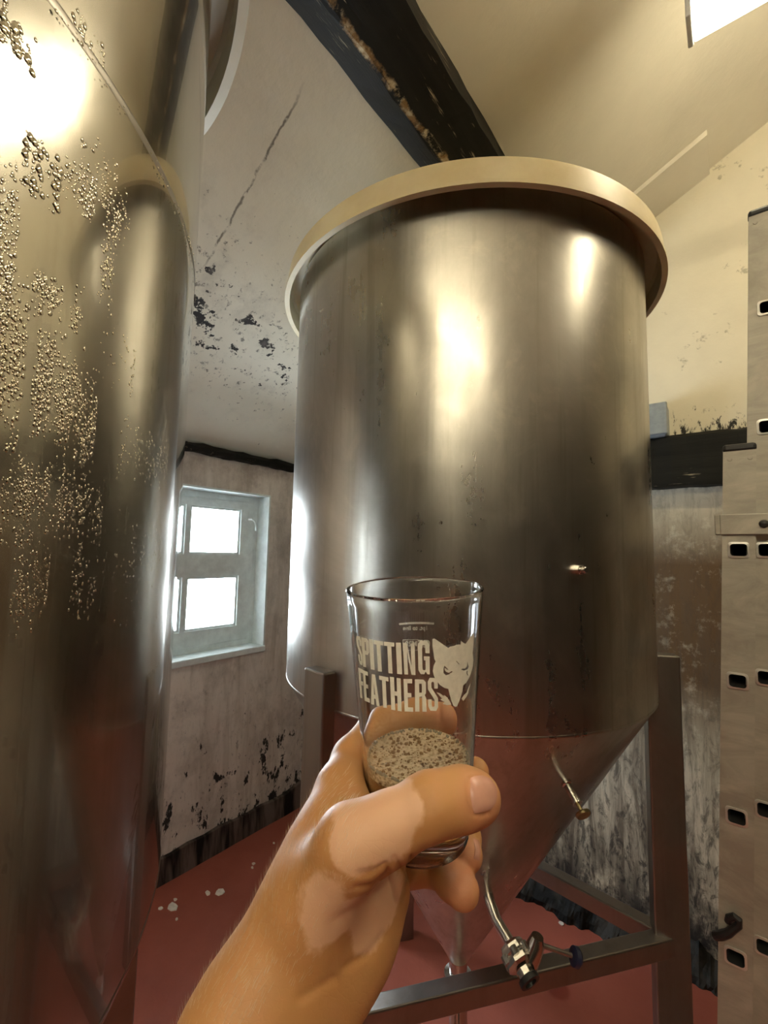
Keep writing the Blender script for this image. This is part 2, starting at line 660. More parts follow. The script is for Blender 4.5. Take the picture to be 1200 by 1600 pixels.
for k in (0, 2, 4):
    for i in (1, 3):
        wbox(sash, (FX - 0.045, ys[i], zs[k]), (FX + 0.004, ys[i + 1], zs[k + 1]))
sash_o = sash.obj('casement', M_WINWOOD, win)
for (a, b) in PY:
    for (c, d) in PZ:
        p = MB()
        wbox(p, (FX - 0.028, a - 0.004, c - 0.004), (FX - 0.024, b + 0.004, d + 0.004))
        p.obj('pane', M_PANE, win)
        bd = MB()      # glazing bead
        t = 0.012
        wbox(bd, (FX - 0.024, a, c), (FX - 0.006, a + t, d))
        wbox(bd, (FX - 0.024, b - t, c), (FX - 0.006, b, d))
        wbox(bd, (FX - 0.024, a + t, c), (FX - 0.006, b - t, c + t))
        wbox(bd, (FX - 0.024, a + t, d - t), (FX - 0.006, b - t, d))
        bd.obj('glazing_bead', M_WINWOOD, win)
# reveal linings and sill
rv = MB()
wbox(rv, (FX - 0.0, WY1 - 0.006, WZ0), (XL + 0.004, WY1 + 0.004, WZ1))
wbox(rv, (FX - 0.0, WY0 - 0.004, WZ0), (XL + 0.004, WY0 + 0.006, WZ1))
wbox(rv, (FX - 0.0, WY0, WZ1 - 0.004), (XL + 0.006, WY1, WZ1 + 0.006))
rv.obj('reveal_lining', M_WINWOOD, win)
sl = MB()
wbox(sl, (FX - 0.01, WY0 - 0.004, WZ0 - 0.03), (XL + 0.014, WY1 + 0.004, WZ0 + 0.004))
sl.obj('window_sill', M_WINWOOD, win, bevel=0.006)
hd = [Vector(wl(p)) for p in ((FX + 0.004, 1.572, 1.70), (FX + 0.03, 1.575, 1.70), (FX + 0.036, 1.59, 1.69), (FX + 0.037, 1.60, 1.665), (FX + 0.036, 1.602, 1.635))]
h = MB().tube(hd, [0.008, 0.006, 0.006, 0.0065, 0.007], 10)
h.obj('casement_latch', M_WINWOOD, win, smooth=True)

# portal so that the daylight through the opening is sampled well
pl = bpy.data.lights.new('window_portal', 'AREA')
pl.shape = 'RECTANGLE'
pl.size = WZ1 - WZ0
pl.size_y = WY1 - WY0
pl.cycles.is_portal = True
plo = bpy.data.objects.new('window_portal', pl)
COL.objects.link(plo)
plo.matrix_world = Matrix.Translation((XL - T - 0.01, (WY0 + WY1) / 2, (WZ0 + WZ1) / 2)) @ Matrix.Rotation(-PI / 2, 4, 'Y')

# ------------------------------------------------------------------ timbers
mt = m_black_timber('black_timber_purlin', 'y')
# torn pale edge along the lower arris of the purlin
c_in = mt.b.inputs['Base Color'].links[0].from_socket
x_, y_, z_ = mt.xyz()
ar = mt.math('ABSOLUTE', mt.math('ADD', mt.math('ADD', x_, 0.632), mt.mul(mt.math('SUBTRACT', mt.noise(9, 5, 0.7), 0.5), 0.05)))
edge = mt.mul(mt.rng(ar, 0.006, 0.012, 1.0, 0.0), mt.rng(z_, 2.688, 2.70, 1.0, 0.0), mt.rng(mt.noise(11, 6, 0.75), 0.46, 0.56))
mt.set(color=mt.mix(edge, c_in, mt.mix(mt.rng(mt.noise(30, 4), 0.45, 0.6), (0.22, 0.13, 0.05), (0.55, 0.46, 0.30))))
M_TIMBER_Y = mt.m
M_TIMBER_X = m_black_timber('black_timber_wall', 'x').m


def rough_beam(name, poly, a, b, axis, mat, label, n=70, amp=0.004, seed=1):
    rnd = random.Random(seed)
    k = len(poly)
    v = []
    for i in range(n + 1):
        q = a + (b - a) * i / n
        for (x, z) in poly:
            jx, jz = (rnd.random() - 0.5) * amp, (rnd.random() - 0.5) * amp
            v.append((x + jx, q, z + jz) if axis == 'y' else (q, x + jx, z + jz))
    f = [list(range(k)), [n * k + i for i in range(k)][::-1]]
    for i in range(n):
        for j in range(k):
            l = (j + 1) % k
            f.append([i * k + j, (i + 1) * k + j, (i + 1) * k + l, i * k + l])
    return tag(MB().add(v, f).obj(name, mat), label, 'beam')


rough_beam('ceiling_beam', [(-0.738, 2.745), (-0.645, 2.685), (-0.632, 2.684), (-0.515, 2.720), (-0.56, 2.875), (-0.70, 2.81)], YB, YG + 0.05, 'y', M_TIMBER_Y,
           'black painted roof timber with flaking edge running under the sloping ceiling', 90, 0.006, 3)
rough_beam('wall_beam', [(YG - 0.07, 1.812), (YG + 0.02, 1.812), (YG + 0.02, 2.022), (YG - 0.05, 2.022), (YG - 0.066, 2.012)], XL, XR, 'x', M_TIMBER_X,
           'thick black horizontal timber across the gable behind the ladder', 90, 0.008, 5)
rough_beam('wall_plate', [(XL - 0.02, 2.005), (XL + 0.035, 2.008), (XL + 0.05, 2.03), (XL + 0.03, 2.055), (XL - 0.02, 2.055)], YB, YG, 'y', M_TIMBER_X,
           'thin black timber ledge above the window under the slope', 90, 0.010, 7)

# ------------------------------------------------------------------ lamp in view, plus added fill lamps
def batten(x0, y, z, label, mlamp, rotz=0.0, hl=0.60):
    lamp = empty('batten_light', (x0 + hl, y, z), label, 'light', 'batten lights under the slope')
    lamp.rotation_euler.z = rotz
    MB().box((-hl, -0.026, 0.044), (hl, 0.026, 0.070)).obj('housing', M_LAMPBODY, lamp, bevel=0.006)
    MB().box((-hl + 0.006, -0.038, -0.006), (hl - 0.006, 0.038, 0.045)).obj('diffuser', mlamp, lamp, bevel=0.006)
    for sx in (-1, 1):
        e = MB().box((hl * sx - 0.006, -0.043, -0.008), (hl * sx + 0.006, 0.043, 0.071))
        e.obj('end_cap', M_LAMPBODY, lamp, bevel=0.003)
        xx = (hl - 0.15) * sx
        wx = x0 + hl + xx * math.cos(rotz)
        zr = 2.06 + (min(wx, 1.2) - XL) * 0.51
        MB().tube([(xx, 0, 0.065), (xx, 0, zr - z + 0.03)], 0.004, 8).obj('hanger', M_LAMPBODY, lamp, smooth=True)


batten(-0.037, 1.225, 2.82, 'white batten light hanging under the sloping ceiling above the ladder, switched on', M_LAMP, 0.0, 0.55)
batten(-0.25, -1.05, 2.94, 'added fill batten, out of view under the slope away from the gable, switched on', M_FILL, 0.0, 0.8)  # added fill lamp out of view, placed to suit the tank highlights
batten(-0.25, -2.35, 2.94, 'added fill batten, out of view under the slope by the dark end wall, switched on', M_FILL, 0.0, 0.8)  # second unseen fill lamp, added to lift the room's brightness
batten(-1.62 - 0.60, -1.15, 2.17, 'added fill batten, hidden low along the eaves to brighten the window wall, switched on', M_FILL_EAVES, PI / 2)  # unseen lamp added behind the wet tank to light wall and slope

# ------------------------------------------------------------------ fermenting tanks
RT, ZTOP, ZSEAM, ZTIP, RTIP = 0.52, 2.315, 1.18, 0.36, 0.026


def tank_radius(z):
    if z >= ZSEAM:
        return RT
    if z > ZTIP:
        return RTIP + (RT - RTIP) * (z - ZTIP) / (ZSEAM - ZTIP)
    return RTIP


def tank_hit(cx, cy, px, py):
    d = pray(px, py)
    s = 0.2
    while s < 3:
        p = CAM + d * s
        if math.hypot(p.x - cx, p.y - cy) <= tank_radius(p.z):
            break
        s += 0.0005
    a = math.atan2(p.y - cy, p.x - cx)
    if p.z >= ZSEAM:
        n = Vector((math.cos(a), math.sin(a), 0))
    else:
        sl = (RT - RTIP) / (ZSEAM - ZTIP)
        n = Vector((math.cos(a), math.sin(a), -sl)).normalized()
    return p - Vector((cx, cy, 0)), n


def make_tank(cx, cy, label, legs, msteel, lid_off=(0, 0), lid_tilt=0.0):
    t = empty('fermenting_tank', (cx, cy, 0), label, 'tank', 'conical fermenting tanks')
    # shell
    mb = MB()
    zs_ = [ZSEAM + (ZTOP - ZSEAM) * i / 24 for i in range(25)]
    prof = [(RT, z) for z in zs_] + [(RT - 0.004, ZTOP), (RT - 0.004, ZSEAM)]
    mb.lathe(prof, 160)
    mb.obj('shell', msteel, t, smooth=True)
    mb = MB()
    n = 16
    prof = [(RTIP + (RT - RTIP) * (1 - i / n), ZSEAM + (ZTIP - ZSEAM) * i / n) for i in range(n + 1)]
    prof = [(RT - 0.004, ZSEAM + 0.002)] + prof
    mb.lathe(prof, 160)
    mb.obj('cone', msteel, t, smooth=True)
    # weld bead
    q = [(RT + 0.0006 * math.cos(a), ZSEAM + 0.003 * math.sin(a)) for a in [PI * (i / 6 - 0.5) for i in range(7)]]
    MB().lathe(q, 160).obj('weld_seam', msteel, t, smooth=True)
    # outlet under the cone
    MB().tube([(0, 0, ZTIP + 0.03), (0, 0, ZTIP - 0.10), (0.004, -0.006, ZTIP - 0.16), (0.03, -0.04, ZTIP - 0.20), (0.08, -0.11, ZTIP - 0.215), (0.14, -0.19, ZTIP - 0.215)], RTIP, 20).obj('outlet_pipe', M_CHROME, t, smooth=True)
    MB().lathe([(RTIP, -0.012), (RTIP + 0.014, -0.010), (RTIP + 0.016, 0), (RTIP + 0.014, 0.010), (RTIP, 0.012)], 32, Matrix.Translation((0, 0, ZTIP - 0.05))).obj('outlet_clamp', M_CHROME, t, smooth=True)
    # lid
    Ro, lip, zt = 0.560, 0.070, ZTOP + 0.028
    mb = MB()
    prof = [(0.0, zt + 0.006), (Ro - 0.03, zt + 0.004), (Ro - 0.010, zt), (Ro - 0.002, zt - 0.006), (Ro, zt - 0.016), (Ro + 0.002, zt - lip + 0.012),
            (Ro + 0.007, zt - lip + 0.009), (Ro + 0.007, zt - lip), (Ro - 0.007, zt - lip), (Ro - 0.009, zt - 0.02), (Ro - 0.016, zt - 0.012), (0.0, zt - 0.010)]
    Mx = Matrix.Translation((lid_off[0], lid_off[1], 0)) @ Matrix.Translation((0, 0, zt)) @ Matrix.Rotation(lid_tilt, 4, 'X') @ Matrix.Translation((0, 0, -zt))
    mb.lathe(prof, 128, Mx)
    mb.obj('lid', M_LID, t, smooth=True)
    # legs and rails
    feet = []
    for (ang, rad, tan_) in legs:
        a = math.radians(ang)
        er, et = Vector((math.cos(a), math.sin(a), 0)), Vector((-math.sin(a), math.cos(a), 0))
        r0 = RT - 0.012 if rad > 0.06 else RT - 0.004
        M = Matrix((er, et, Vector((0, 0, 1)))).transposed().to_4x4()
        mb = MB().box((r0, -tan_ / 2, 0), (r0 + rad, tan_ / 2, ZSEAM + 0.085), M)
        mb.obj('leg', M_LEG, t, bevel=0.004)
        feet.append(er * (r0 + rad / 2))
    for i in range(3):
        a, b = feet[i], feet[(i + 1) % 3]
        d = (b - a).normalized()
        n = Vector((-d.y, d.x, 0))
        M = Matrix.Translation(a) @ Matrix((d, n, Vector((0, 0, 1)))).transposed().to_4x4()
        MB().box((0, -0.021, 0.505), ((b - a).length, 0.021, 0.552), M).obj('rail', M_LEG, t, bevel=0.004)
    return t


MX, MY = -0.677, 1.259
LXc, LYc = -0.769, -0.185
main = make_tank(MX, MY, 'satin steel conical tank with a side tap and probe, in the corner behind the glass',
                 [(263, 0.036, 0.072), (23, 0.082, 0.045), (143, 0.06, 0.09)], M_STEEL, (0.006, -0.004))
left = make_tank(LXc, LYc, 'steel tank covered in beads of condensation beside the window',
                 [(216, 0.06, 0.06), (336, 0.06, 0.06), (96, 0.06, 0.06)], M_STEEL2, (0.0, 0.0))

# fittings on the tank in the corner
p, nrm = tank_hit(MX, MY, 903, 890)
M = axis_matrix(p, nrm)
mb = MB().lathe([(0.0105, -0.002), (0.0105, 0.012), (0.0, 0.012)], 6, M)
ps = mb.obj('sensor_port', M_CHROME, main, bevel=0.001)
MB().lathe([(0.0065, 0.010), (0.0065, 0.022), (0.005, 0.024), (0.0, 0.024)], 20, M).obj('sensor_plug', M_CHROME, ps, smooth=True)
p, nrm = tank_hit(MX, MY, 884, 1222)
dirp = (pix(911, 1272, (p + Vector((MX, MY, 0)) - CAM).dot(AX_F) - 0.055) - Vector((MX, MY, 0)) - p).normalized()
L = (pix(911, 1272, (p + Vector((MX, MY, 0)) - CAM).dot(AX_F) - 0.055) - Vector((MX, MY, 0)) - p).length
M = axis_matrix(p, dirp)
mb = MB().lathe([(0.0115, -0.02), (0.0115, 0.006), (0.0085, 0.008), (0.0085, L * 0.62), (0.0105, L * 0.62), (0.0105, L * 0.70), (0.0, L * 0.70)], 20, M)
pr = mb.obj('sample_cock', M_CHROME, main, smooth=True)
MB().lathe([(0.004, L * 0.68), (0.004, L * 0.96), (0.015, L * 0.96), (0.016, L * 1.0), (0.014, L * 1.06), (0.0, L * 1.07)], 20, M).obj('knob', simple('brass', (0.42, 0.34, 0.18), 0.35, 1.0), pr, smooth=True)

# racking tap low on the cone
p, nrm = tank_hit(MX, MY, 763, 1400)
base_w = p + Vector((MX, MY, 0))
d0 = (base_w - CAM).dot(AX_F)
tw = Vector((MX, MY, 0))
P = lambda px, py, dd: pix(px, py, d0 - dd) - tw
tap = MB().tube([p - nrm * 0.02, p + nrm * 0.01, P(775, 1436, 0.04), P(800, 1478, 0.085)], [0.0135, 0.013, 0.0125, 0.0125], 16)
tapo = tap.obj('tap_pipe', M_CHROME, main, smooth=True)
axis = (P(828, 1532, 0.14) - P(800, 1478, 0.085))
M = axis_matrix(P(797, 1474, 0.082), axis)
La = axis.length
tb = MB()
tb.lathe([(0.014, 0), (0.027, 0.002), (0.030, 0.008), (0.030, 0.020), (0.027, 0.024), (0.023, 0.028), (0.023, La * 0.42), (0.033, La * 0.46), (0.033, La * 0.62), (0.026, La * 0.70), (0.019, La * 0.76), (0.019, La * 1.05), (0.0, La * 1.05)], 8, M)
body = tb.obj('tap_body', M_CHROME, main, smooth=False, bevel=0.003)
MB().lathe([(0.021, La * 0.98), (0.023, La * 1.0), (0.023, La * 1.16), (0.014, La * 1.17), (0.013, La * 1.08), (0, La * 1.08)], 24, M).obj('spout', M_BLACK, body, smooth=True)
# nut lobes round the body
for k in range(6):
    a = 2 * PI * k / 6
    q = M @ Vector((0.029 * math.cos(a), 0.029 * math.sin(a), La * 0.25))
    q2 = M @ Vector((0.029 * math.cos(a), 0.029 * math.sin(a), La * 0.50))
    MB().tube([q, q2], 0.0085, 10).obj('lobe', M_CHROME, body, smooth=True)
MB().tube([P(822, 1512, 0.11), P(832, 1490, 0.105), P(838, 1474, 0.10), P(840, 1463, 0.10)], [0.021, 0.0205, 0.018, 0.013], 20).obj('side_branch', M_CHROME, body, smooth=True)
hdl = MB().tube([P(838, 1474, 0.10), P(868, 1484, 0.10), P(896, 1494, 0.10)], [0.0055, 0.005, 0.005], 12).obj('lever', M_LEG, body, smooth=True)
M2 = axis_matrix(P(893, 1493, 0.10), P(896, 1494, 0.10) - P(868, 1484, 0.10))
MB().lathe([(0.0, 0), (0.012, 0), (0.019, 0.004), (0.020, 0.013), (0.015, 0.019), (0, 0.021)], 20, M2).obj('lever_knob', M_BLUECAP, tapo, smooth=True)

# seam round the wet tank
zs2 = 1.858
q = [(RT + 0.0004 * math.cos(a), zs2 + 0.004 * math.sin(a)) for a in [PI * (i / 6 - 0.5) for i in range(7)]]
MB().lathe(q, 160).obj('jacket_seam', M_LEG, left, smooth=True)
# small clamp ears low on the wet tank
# condensation
m = Mat('water_beads')
m.set(color=m.mix(m.noise(50, 2), (0.66, 0.62, 0.53), (0.58, 0.55, 0.47)), rough=0.05, metal=1.0)
M_WATER = m.m
rnd = random.Random(11)
dv, df = [], []


def bead(a, z, r, el):
    b = len(dv)
    cr = RT - 0.0002
    n = 7
    hgt = r * 0.36
    er = (math.cos(a), math.sin(a))
    et = (-er[1], er[0])
    for (q, hh) in ((1.0, 0.0), (0.86, 0.5), (0.5, 0.87)):
        for k in range(n):
            t = 2 * PI * k / n
            s_ = q * r * math.cos(t)
            zz = q * r * math.sin(t)
            zz *= el if zz > 0 else 1.0
            if zz > 0:
                s_ *= 1 - 0.35 * (zz / (r * el))
            rr = cr + hgt * hh
            dv.append((er[0] * rr + et[0] * s_, er[1] * rr + et[1] * s_, z + zz))
    dv.append((er[0] * (cr + hgt), er[1] * (cr + hgt), z))
    for j in range(2):
        for k in range(n):
            l = (k + 1) % n
            df.append([b + j * n + k, b + j * n + l, b + (j + 1) * n + l, b + (j + 1) * n + k])
    for k in range(n):
        df.append([b + 2 * n + k, b + 2 * n + (k + 1) % n, b + 3 * n])


def bead_px(px, py, r, el=1.0):
    pp, nn = tank_hit(LXc, LYc, px, py)
    bead(math.atan2(pp.y, pp.x), pp.z, r, el)


# streaks of beads (x from, x to, y from, y to, count, radius mm)
def streak(x0, x1, y0, y1, n, rmin, rmax, wob=6):
    """beads laid on the steel inside a run-down patch; the patch edges are measured on the photograph"""
    c = [(tank_hit(LXc, LYc, x, y)[0]) for x, y in ((x0, (y0 + y1) / 2), (x1, (y0 + y1) / 2), ((x0 + x1) / 2, y0), ((x0 + x1) / 2, y1))]
    a0, a1 = math.atan2(c[0].y, c[0].x), math.atan2(c[1].y, c[1].x)
    z0, z1 = c[2].z, c[3].z
    sub = [(rnd.random(), rnd.random() * 0.5, 0.5 + rnd.random() * 0.5) for _ in range(max(3, int(n / 18)))]
    for i in range(int(n * 1.7)):
        s_, lo, hi = rnd.choice(sub)
        if rnd.random() < 0.35:
            s_ = rnd.random()
        a = a0 + (a1 - a0) * min(1, max(0, s_ + rnd.gauss(0, 0.05)))
        z = z0 + (z1 - z0) * (lo + (hi - lo) * rnd.random())
        r = 0.72 * (rmin + (rmax - rmin) * rnd.random() ** 2.6)
        bead(a, z, r / 1000, 1 + 0.8 * rnd.random())


streak(-60, 20, 190, 700, 900, 0.8, 2.3)
streak(-60, 40, 380, 720, 700, 0.8, 2.2)
streak(0, 55, 0, 130, 60, 1.5, 4.2)
streak(110, 165, 20, 95, 40, 1.0, 3.0)
streak(35, 95, 215, 320, 60, 1.2, 3.6)
streak(95, 150, 240, 350, 110, 1.0, 2.8)
streak(120, 205, 225, 390, 170, 0.8, 2.4)
streak(50, 100, 400, 520, 160, 0.8, 2.4)
streak(110, 130, 440, 530, 40, 1.0, 2.3)
streak(155, 180, 330, 530, 100, 0.9, 2.6)
streak(50, 85, 500, 700, 300, 0.8, 2.2)
streak(85, 128, 500, 720, 330, 0.8, 2.4)
streak(125, 150, 560, 760, 180, 0.8, 2.2)
streak(155, 210, 500, 640, 50, 0.8, 2.0)
streak(185, 262, 660, 770, 330, 0.6, 1.7)
streak(0, 80, 700, 860, 420, 0.7, 1.7)
streak(20, 75, 820, 1000, 240, 0.7, 1.6)
streak(80, 160, 720, 860, 300, 0.7, 1.8)
streak(110, 150, 840, 1000, 120, 0.6, 1.6)
streak(160, 250, 780, 1000, 260, 0.6, 1.5)
streak(185, 250, 980, 1150, 90, 0.5, 1.3)
cd = mesh('condensation', dv, df, M_WATER, left, True)
tag(cd, 'clear beads of water', kind='stuff')
# beads hanging along the jacket seam
dv, df = [], []
for i in range(420):
    a = math.radians(-60 + 170 * rnd.random())
    bead(a, zs2 - 0.004 + rnd.gauss(0, 0.003), (0.5 + 1.1 * rnd.random() ** 2) / 1000 * 1.0, 1.0)
dv = [(x * (1 + 0.002 / RT), y * (1 + 0.002 / RT), z) for (x, y, z) in dv]
tag(mesh('seam_beads', dv, df, M_WATER, left, True), kind='stuff')

# ------------------------------------------------------------------ ladder
YLAD = 1.23


def build_ladder():
    slope = 0.045
    FARX = 0.03
    BK = 0.0255         # the tall section stands just behind the short one
    root = empty('extension_ladder', (-0.09, YLAD, 0), 'weathered aluminium extension ladder standing on edge by the gable', 'ladder')
    root_x = -0.09

    def xs(z, off):          # left edge of a stile at height z, local
        return -0.011 + off + slope * (z - 1.767) - root_x

    def stile(off, wd, z1, yy, holes, nm):
        # side plate with rung holes; built as strips between the holes
        mb = MB()
        th_ = 0.024
        hz = 0.013
        cuts = [0.0]
        for hh in holes:
            cuts += [hh - hz, hh + hz]
        cuts.append(z1)

        fx = FARX if yy > 0.2 else 0.0

        def quadbox(za, zb, xa, xb):
            xa, xb = xa + fx, xb + fx
            v = [(xs(za, off) + xa, yy, za), (xs(za, off) + xb, yy, za), (xs(za, off) + xb, yy + th_, za), (xs(za, off) + xa, yy + th_, za),
                 (xs(zb, off) + xa, yy, zb), (xs(zb, off) + xb, yy, zb), (xs(zb, off) + xb, yy + th_, zb), (xs(zb, off) + xa, yy + th_, zb)]
            mb.add(v, [[0, 3, 2, 1], [4, 5, 6, 7], [0, 1, 5, 4], [1, 2, 6, 5], [2, 3, 7, 6], [3, 0, 4, 7]])
        ha, hb = wd / 2 - 0.0145, wd / 2 + 0.0145
        for i in range(len(cuts) - 1):
            za, zb = cuts[i], cuts[i + 1]
            if i % 2 == 0:
                quadbox(za, zb, 0, wd)
            else:
                quadbox(za, zb, 0, ha)
                quadbox(za, zb, hb, wd)
        return mb.obj(nm, M_LADDER, root)

    def rung(off, wd, z, y0, y1):
        cx = xs(z, off) + wd / 2

        def loop(hx, hz, y, r=0.006):
            pts = []
            for (sx, sz, a0) in ((1, 1, 0), (-1, 1, 90), (-1, -1, 180), (1, -1, 270)):
                for k in range(4):
                    a = math.radians(a0 + 30 * k)
                    pts.append((cx + FARX * max(0, y - y0) / (y1 - y0) + sx * (hx - r) + r * math.cos(a), y, z + sz * (hz - r) + r * math.sin(a)))
            return pts
        n = 16
        rings = [loop(0.0145, 0.0130, y0 - 0.0008), loop(0.0185, 0.0170, y0 - 0.0005), loop(0.0185, 0.0170, y0 - 0.0030), loop(0.0145, 0.0130, y0 - 0.0036), loop(0.0138, 0.0122, y0 + 0.002), loop(0.0138, 0.0122, y1)]
        v = []
        for r in rings[1:]:
            v += r
        f = []
        for j in range(len(rings) - 2):
            for k in range(n):
                l = (k + 1) % n
                f.append([j * n + k, j * n + l, (j + 1) * n + l, (j + 1) * n + k])
        b = len(v)
        for r in (loop(0.0148, 0.0133, y0 + 0.002), loop(0.0148, 0.0133, y1)):
            v += r
        for k in range(n):
            l = (k + 1) % n
            f.append([b + k, b + l, b + n + l, b + n + k])
        f.append([(4 * n) + k for k in range(n)])
        ro = MB().add(v, f).obj('rung', M_RUNG, root, smooth=True)
        ro.data.materials.append(M_BORE_SHADE)  # painted shade for the inner faces of the tube
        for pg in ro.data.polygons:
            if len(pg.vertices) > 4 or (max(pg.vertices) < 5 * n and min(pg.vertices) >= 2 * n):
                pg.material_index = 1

    WD = 0.057
    far = 0.36
    h1 = [1.549 - 0.2755 * i for i in range(6)]
    h1 = [q for q in h1 if q > 0.1][::-1]
    h2 = [2.083 - 0.2665 * i for i in range(8)]
    h2 = [q for q in h2 if q > 0.1][::-1]
    for yy in (0.0, far):
        stile(0.0, WD, 1.765, yy, h1, 'stile')
        stile(WD - 0.015, WD + 0.012, 2.305, yy + BK, h2, 'stile')
    for q in h1:
        rung(0.0, WD, q, 0.0, far + 0.024)
    for q in h2:
        rung(WD - 0.015, WD + 0.012, q, BK, far + BK + 0.024)
    # end caps
    for (off, wd, z1, yb) in ((0, WD, 1.765, 0.0), (WD - 0.015, WD + 0.012, 2.305, BK)):
        x0 = xs(z1, off)
        MB().box((x0 - 0.001, yb - 0.001, z1 - 0.002), (x0 + wd + 0.001, yb + 0.026, z1 + 0.016)).obj('end_cap', M_BLACK, root, bevel=0.006)
        for sx in (0.011, wd - 0.011):
            M = axis_matrix((x0 + sx, yb, z1 - 0.018), (0, -1, 0))
            MB().lathe([(0.0045, -0.001), (0.0040, 0.0016), (0.0, 0.002)], 12, M).obj('rivet', M_LADDER, root, smooth=True)
    # guide bracket round the short section
    z0, z1 = 1.582, 1.626
    x0 = xs(1.604, 0)
    b = MB().box((x0 - 0.004, -0.007, z0), (x0 + WD + 0.055, -0.001, z1)).box((x0 - 0.0135, -0.005, z0), (x0 - 0.003, 0.03, z1))
    bo = b.obj('guide_bracket', M_LADDER, root, bevel=0.0015)
    M = axis_matrix((x0 + WD + 0.0125, -0.006, 1.604), (0, -1, 0))
    MB().lathe([(0.0085, 0), (0.0085, 0.004), (0.006, 0.008), (0.0, 0.009)], 16, M).obj('bolt', M_BLACK, bo, smooth=True)
    # black strap eye near the foot
    def lp(px, py, dy=0.0):
        d = pray(px, py)
        s_ = (YLAD - dy - CAM.y) / d.y
        return CAM + d * s_ - Vector((root_x, YLAD, 0))
    MB().tube([lp(1118, 1462, 0.004), lp(1126, 1462, 0.012), lp(1138, 1458, 0.014), lp(1146, 1452, 0.014), lp(1154, 1446, 0.012), lp(1154, 1437, 0.012), lp(1147, 1432, 0.012), lp(1139, 1434, 0.012), lp(1137, 1440, 0.008)], [0.009, 0.009, 0.008, 0.007, 0.007, 0.007, 0.007, 0.007, 0.006], 10).obj('strap_hook', M_BLACK, root, smooth=True)
    return root


build_ladder()

# electrical box on the gable beam
jb = empty('junction_box', (-0.238, YG - 0.02, 2.02), 'small grey plastic electrical box on the black wall timber', 'box')
MB().box((-0.045, -0.06, 0.0), (0.045, 0.03, 0.135)).obj('box_body', M_GREYBOX, jb, bevel=0.012, seg=3)
MB().box((-0.047, -0.072, 0.006), (0.047, -0.058, 0.138)).obj('cover', M_GREYBOX, jb, bevel=0.006, seg=3)

# pale chips on the floor
chips = [(270, 1417, 11, 'largest pale paint chip on the red floor, near the tank leg'), (325, 1396, 6, None), (343, 1395, 10, 'long pale paint chip on the red floor below the window'),
         (396, 1350, 4, None), (394, 1356, 3, None), (428, 1318, 3, None), (250, 1420, 5, None), (274, 1406, 4, None), (876, 1443, 5, 'pale chip beside the crumbling black tar edge'), (276, 1437, 3, None)]
for (px, py, s, lb) in chips:
    c = floor_hit(px, py)
    k = s * (c - CAM).length / 700 * 0.55
    rr = random.Random(px)
    pts = []
    for i in range(7):
        a = 2 * PI * i / 7
        q = k * (0.6 + 0.5 * rr.random())
        pts.append((q * math.cos(a) * 1.3, q * math.sin(a)))
    o = MB().prism(pts, 0, 0.0035, 'z')
    ob = o.obj('paint_chip', M_CHIP, None, loc=(c.x, c.y, 0))
    tag(ob, lb or 'tiny pale paint chip on the red floor by the window wall', 'paint chip', 'paint chips on the floor')

# ------------------------------------------------------------------ the glass of beer and the hand
HS = 0.85                        # scale of hand and glass
GD = 0.2906 * HS                 # distance of the glass axis
ROTC = Matrix((AX_R, AX_F, AX_U)).transposed()      # local x right, y forward, z up


def cf(px, py, d):
    return Vector(((px - 600) / FPX * d, d, -(py - 800) / FPX * d))


def to_world_frame(o, origin):
    o.matrix_world = Matrix.Translation(CAM + ROTC @ origin) @ ROTC.to_4x4()


G_TOP = cf(647, 916, GD)
G_BOT = cf(655.5, 1302, GD)
G_H = (G_TOP - G_BOT).length
GZ = (G_TOP - G_BOT).normalized()
GX = Vector((1, 0, 0))
GX = (GX - GZ * GX.dot(GZ)).normalized()
GY = GZ.cross(GX)
R_TOP, R_BOT = 106 / FPX * GD, 77 / FPX * GD


def g_rad(h):
    t = h / G_H
    return R_BOT + (R_TOP - R_BOT) * t


pint = empty('pint_glass', (0, 0, 0), 'clear straight-sided beer glass with white print, held in the hand', 'glass')
GMAT = Matrix.Translation(CAM + ROTC @ G_BOT) @ (ROTC @ Matrix((GX, GY, GZ)).transposed()).to_4x4()
pint.matrix_world = GMAT

m = Mat('clear_glass')
m.set(color=m.mix(m.noise(3, 2), (1, 1, 1), (0.985, 0.995, 0.99)), rough=0.0, trans=1.0, ior=1.45)
M_GLASS = m.m
WT = 0.0019 * HS / 0.85
FLOOR_IN = 0.012
prof = [(0.0, 0.0035), (R_BOT * 0.70, 0.0030), (R_BOT * 0.82, 0.0008), (R_BOT * 0.90, 0.0), (R_BOT * 0.965, 0.0010), (R_BOT * 0.99, 0.003), (R_BOT * 0.985, 0.0048), (R_BOT * 1.005, 0.0068)]
for i in range(1, 25):
    h = 0.0068 + (G_H - 0.0016 - 0.0068) * i / 24
    prof.append((g_rad(h), h))
rt = g_rad(G_H)
prof += [(rt + 0.0003, G_H - 0.0009), (rt - 0.0002, G_H - 0.0002), (rt - WT * 0.5, G_H), (rt - WT + 0.0001, G_H - 0.0004), (rt - WT, G_H - 0.0014)]
for i in range(1, 25):
    h = G_H - 0.0014 + (FLOOR_IN + 0.004 - G_H + 0.0014) * i / 24
    prof.append((g_rad(h) - WT, h))
ri = g_rad(FLOOR_IN) - WT
prof += [(ri - 0.001, FLOOR_IN + 0.0015), (ri - 0.004, FLOOR_IN), (0.0, FLOOR_IN)]
MB().lathe(prof, 128).obj('glass_body', M_GLASS, pint, smooth=True)

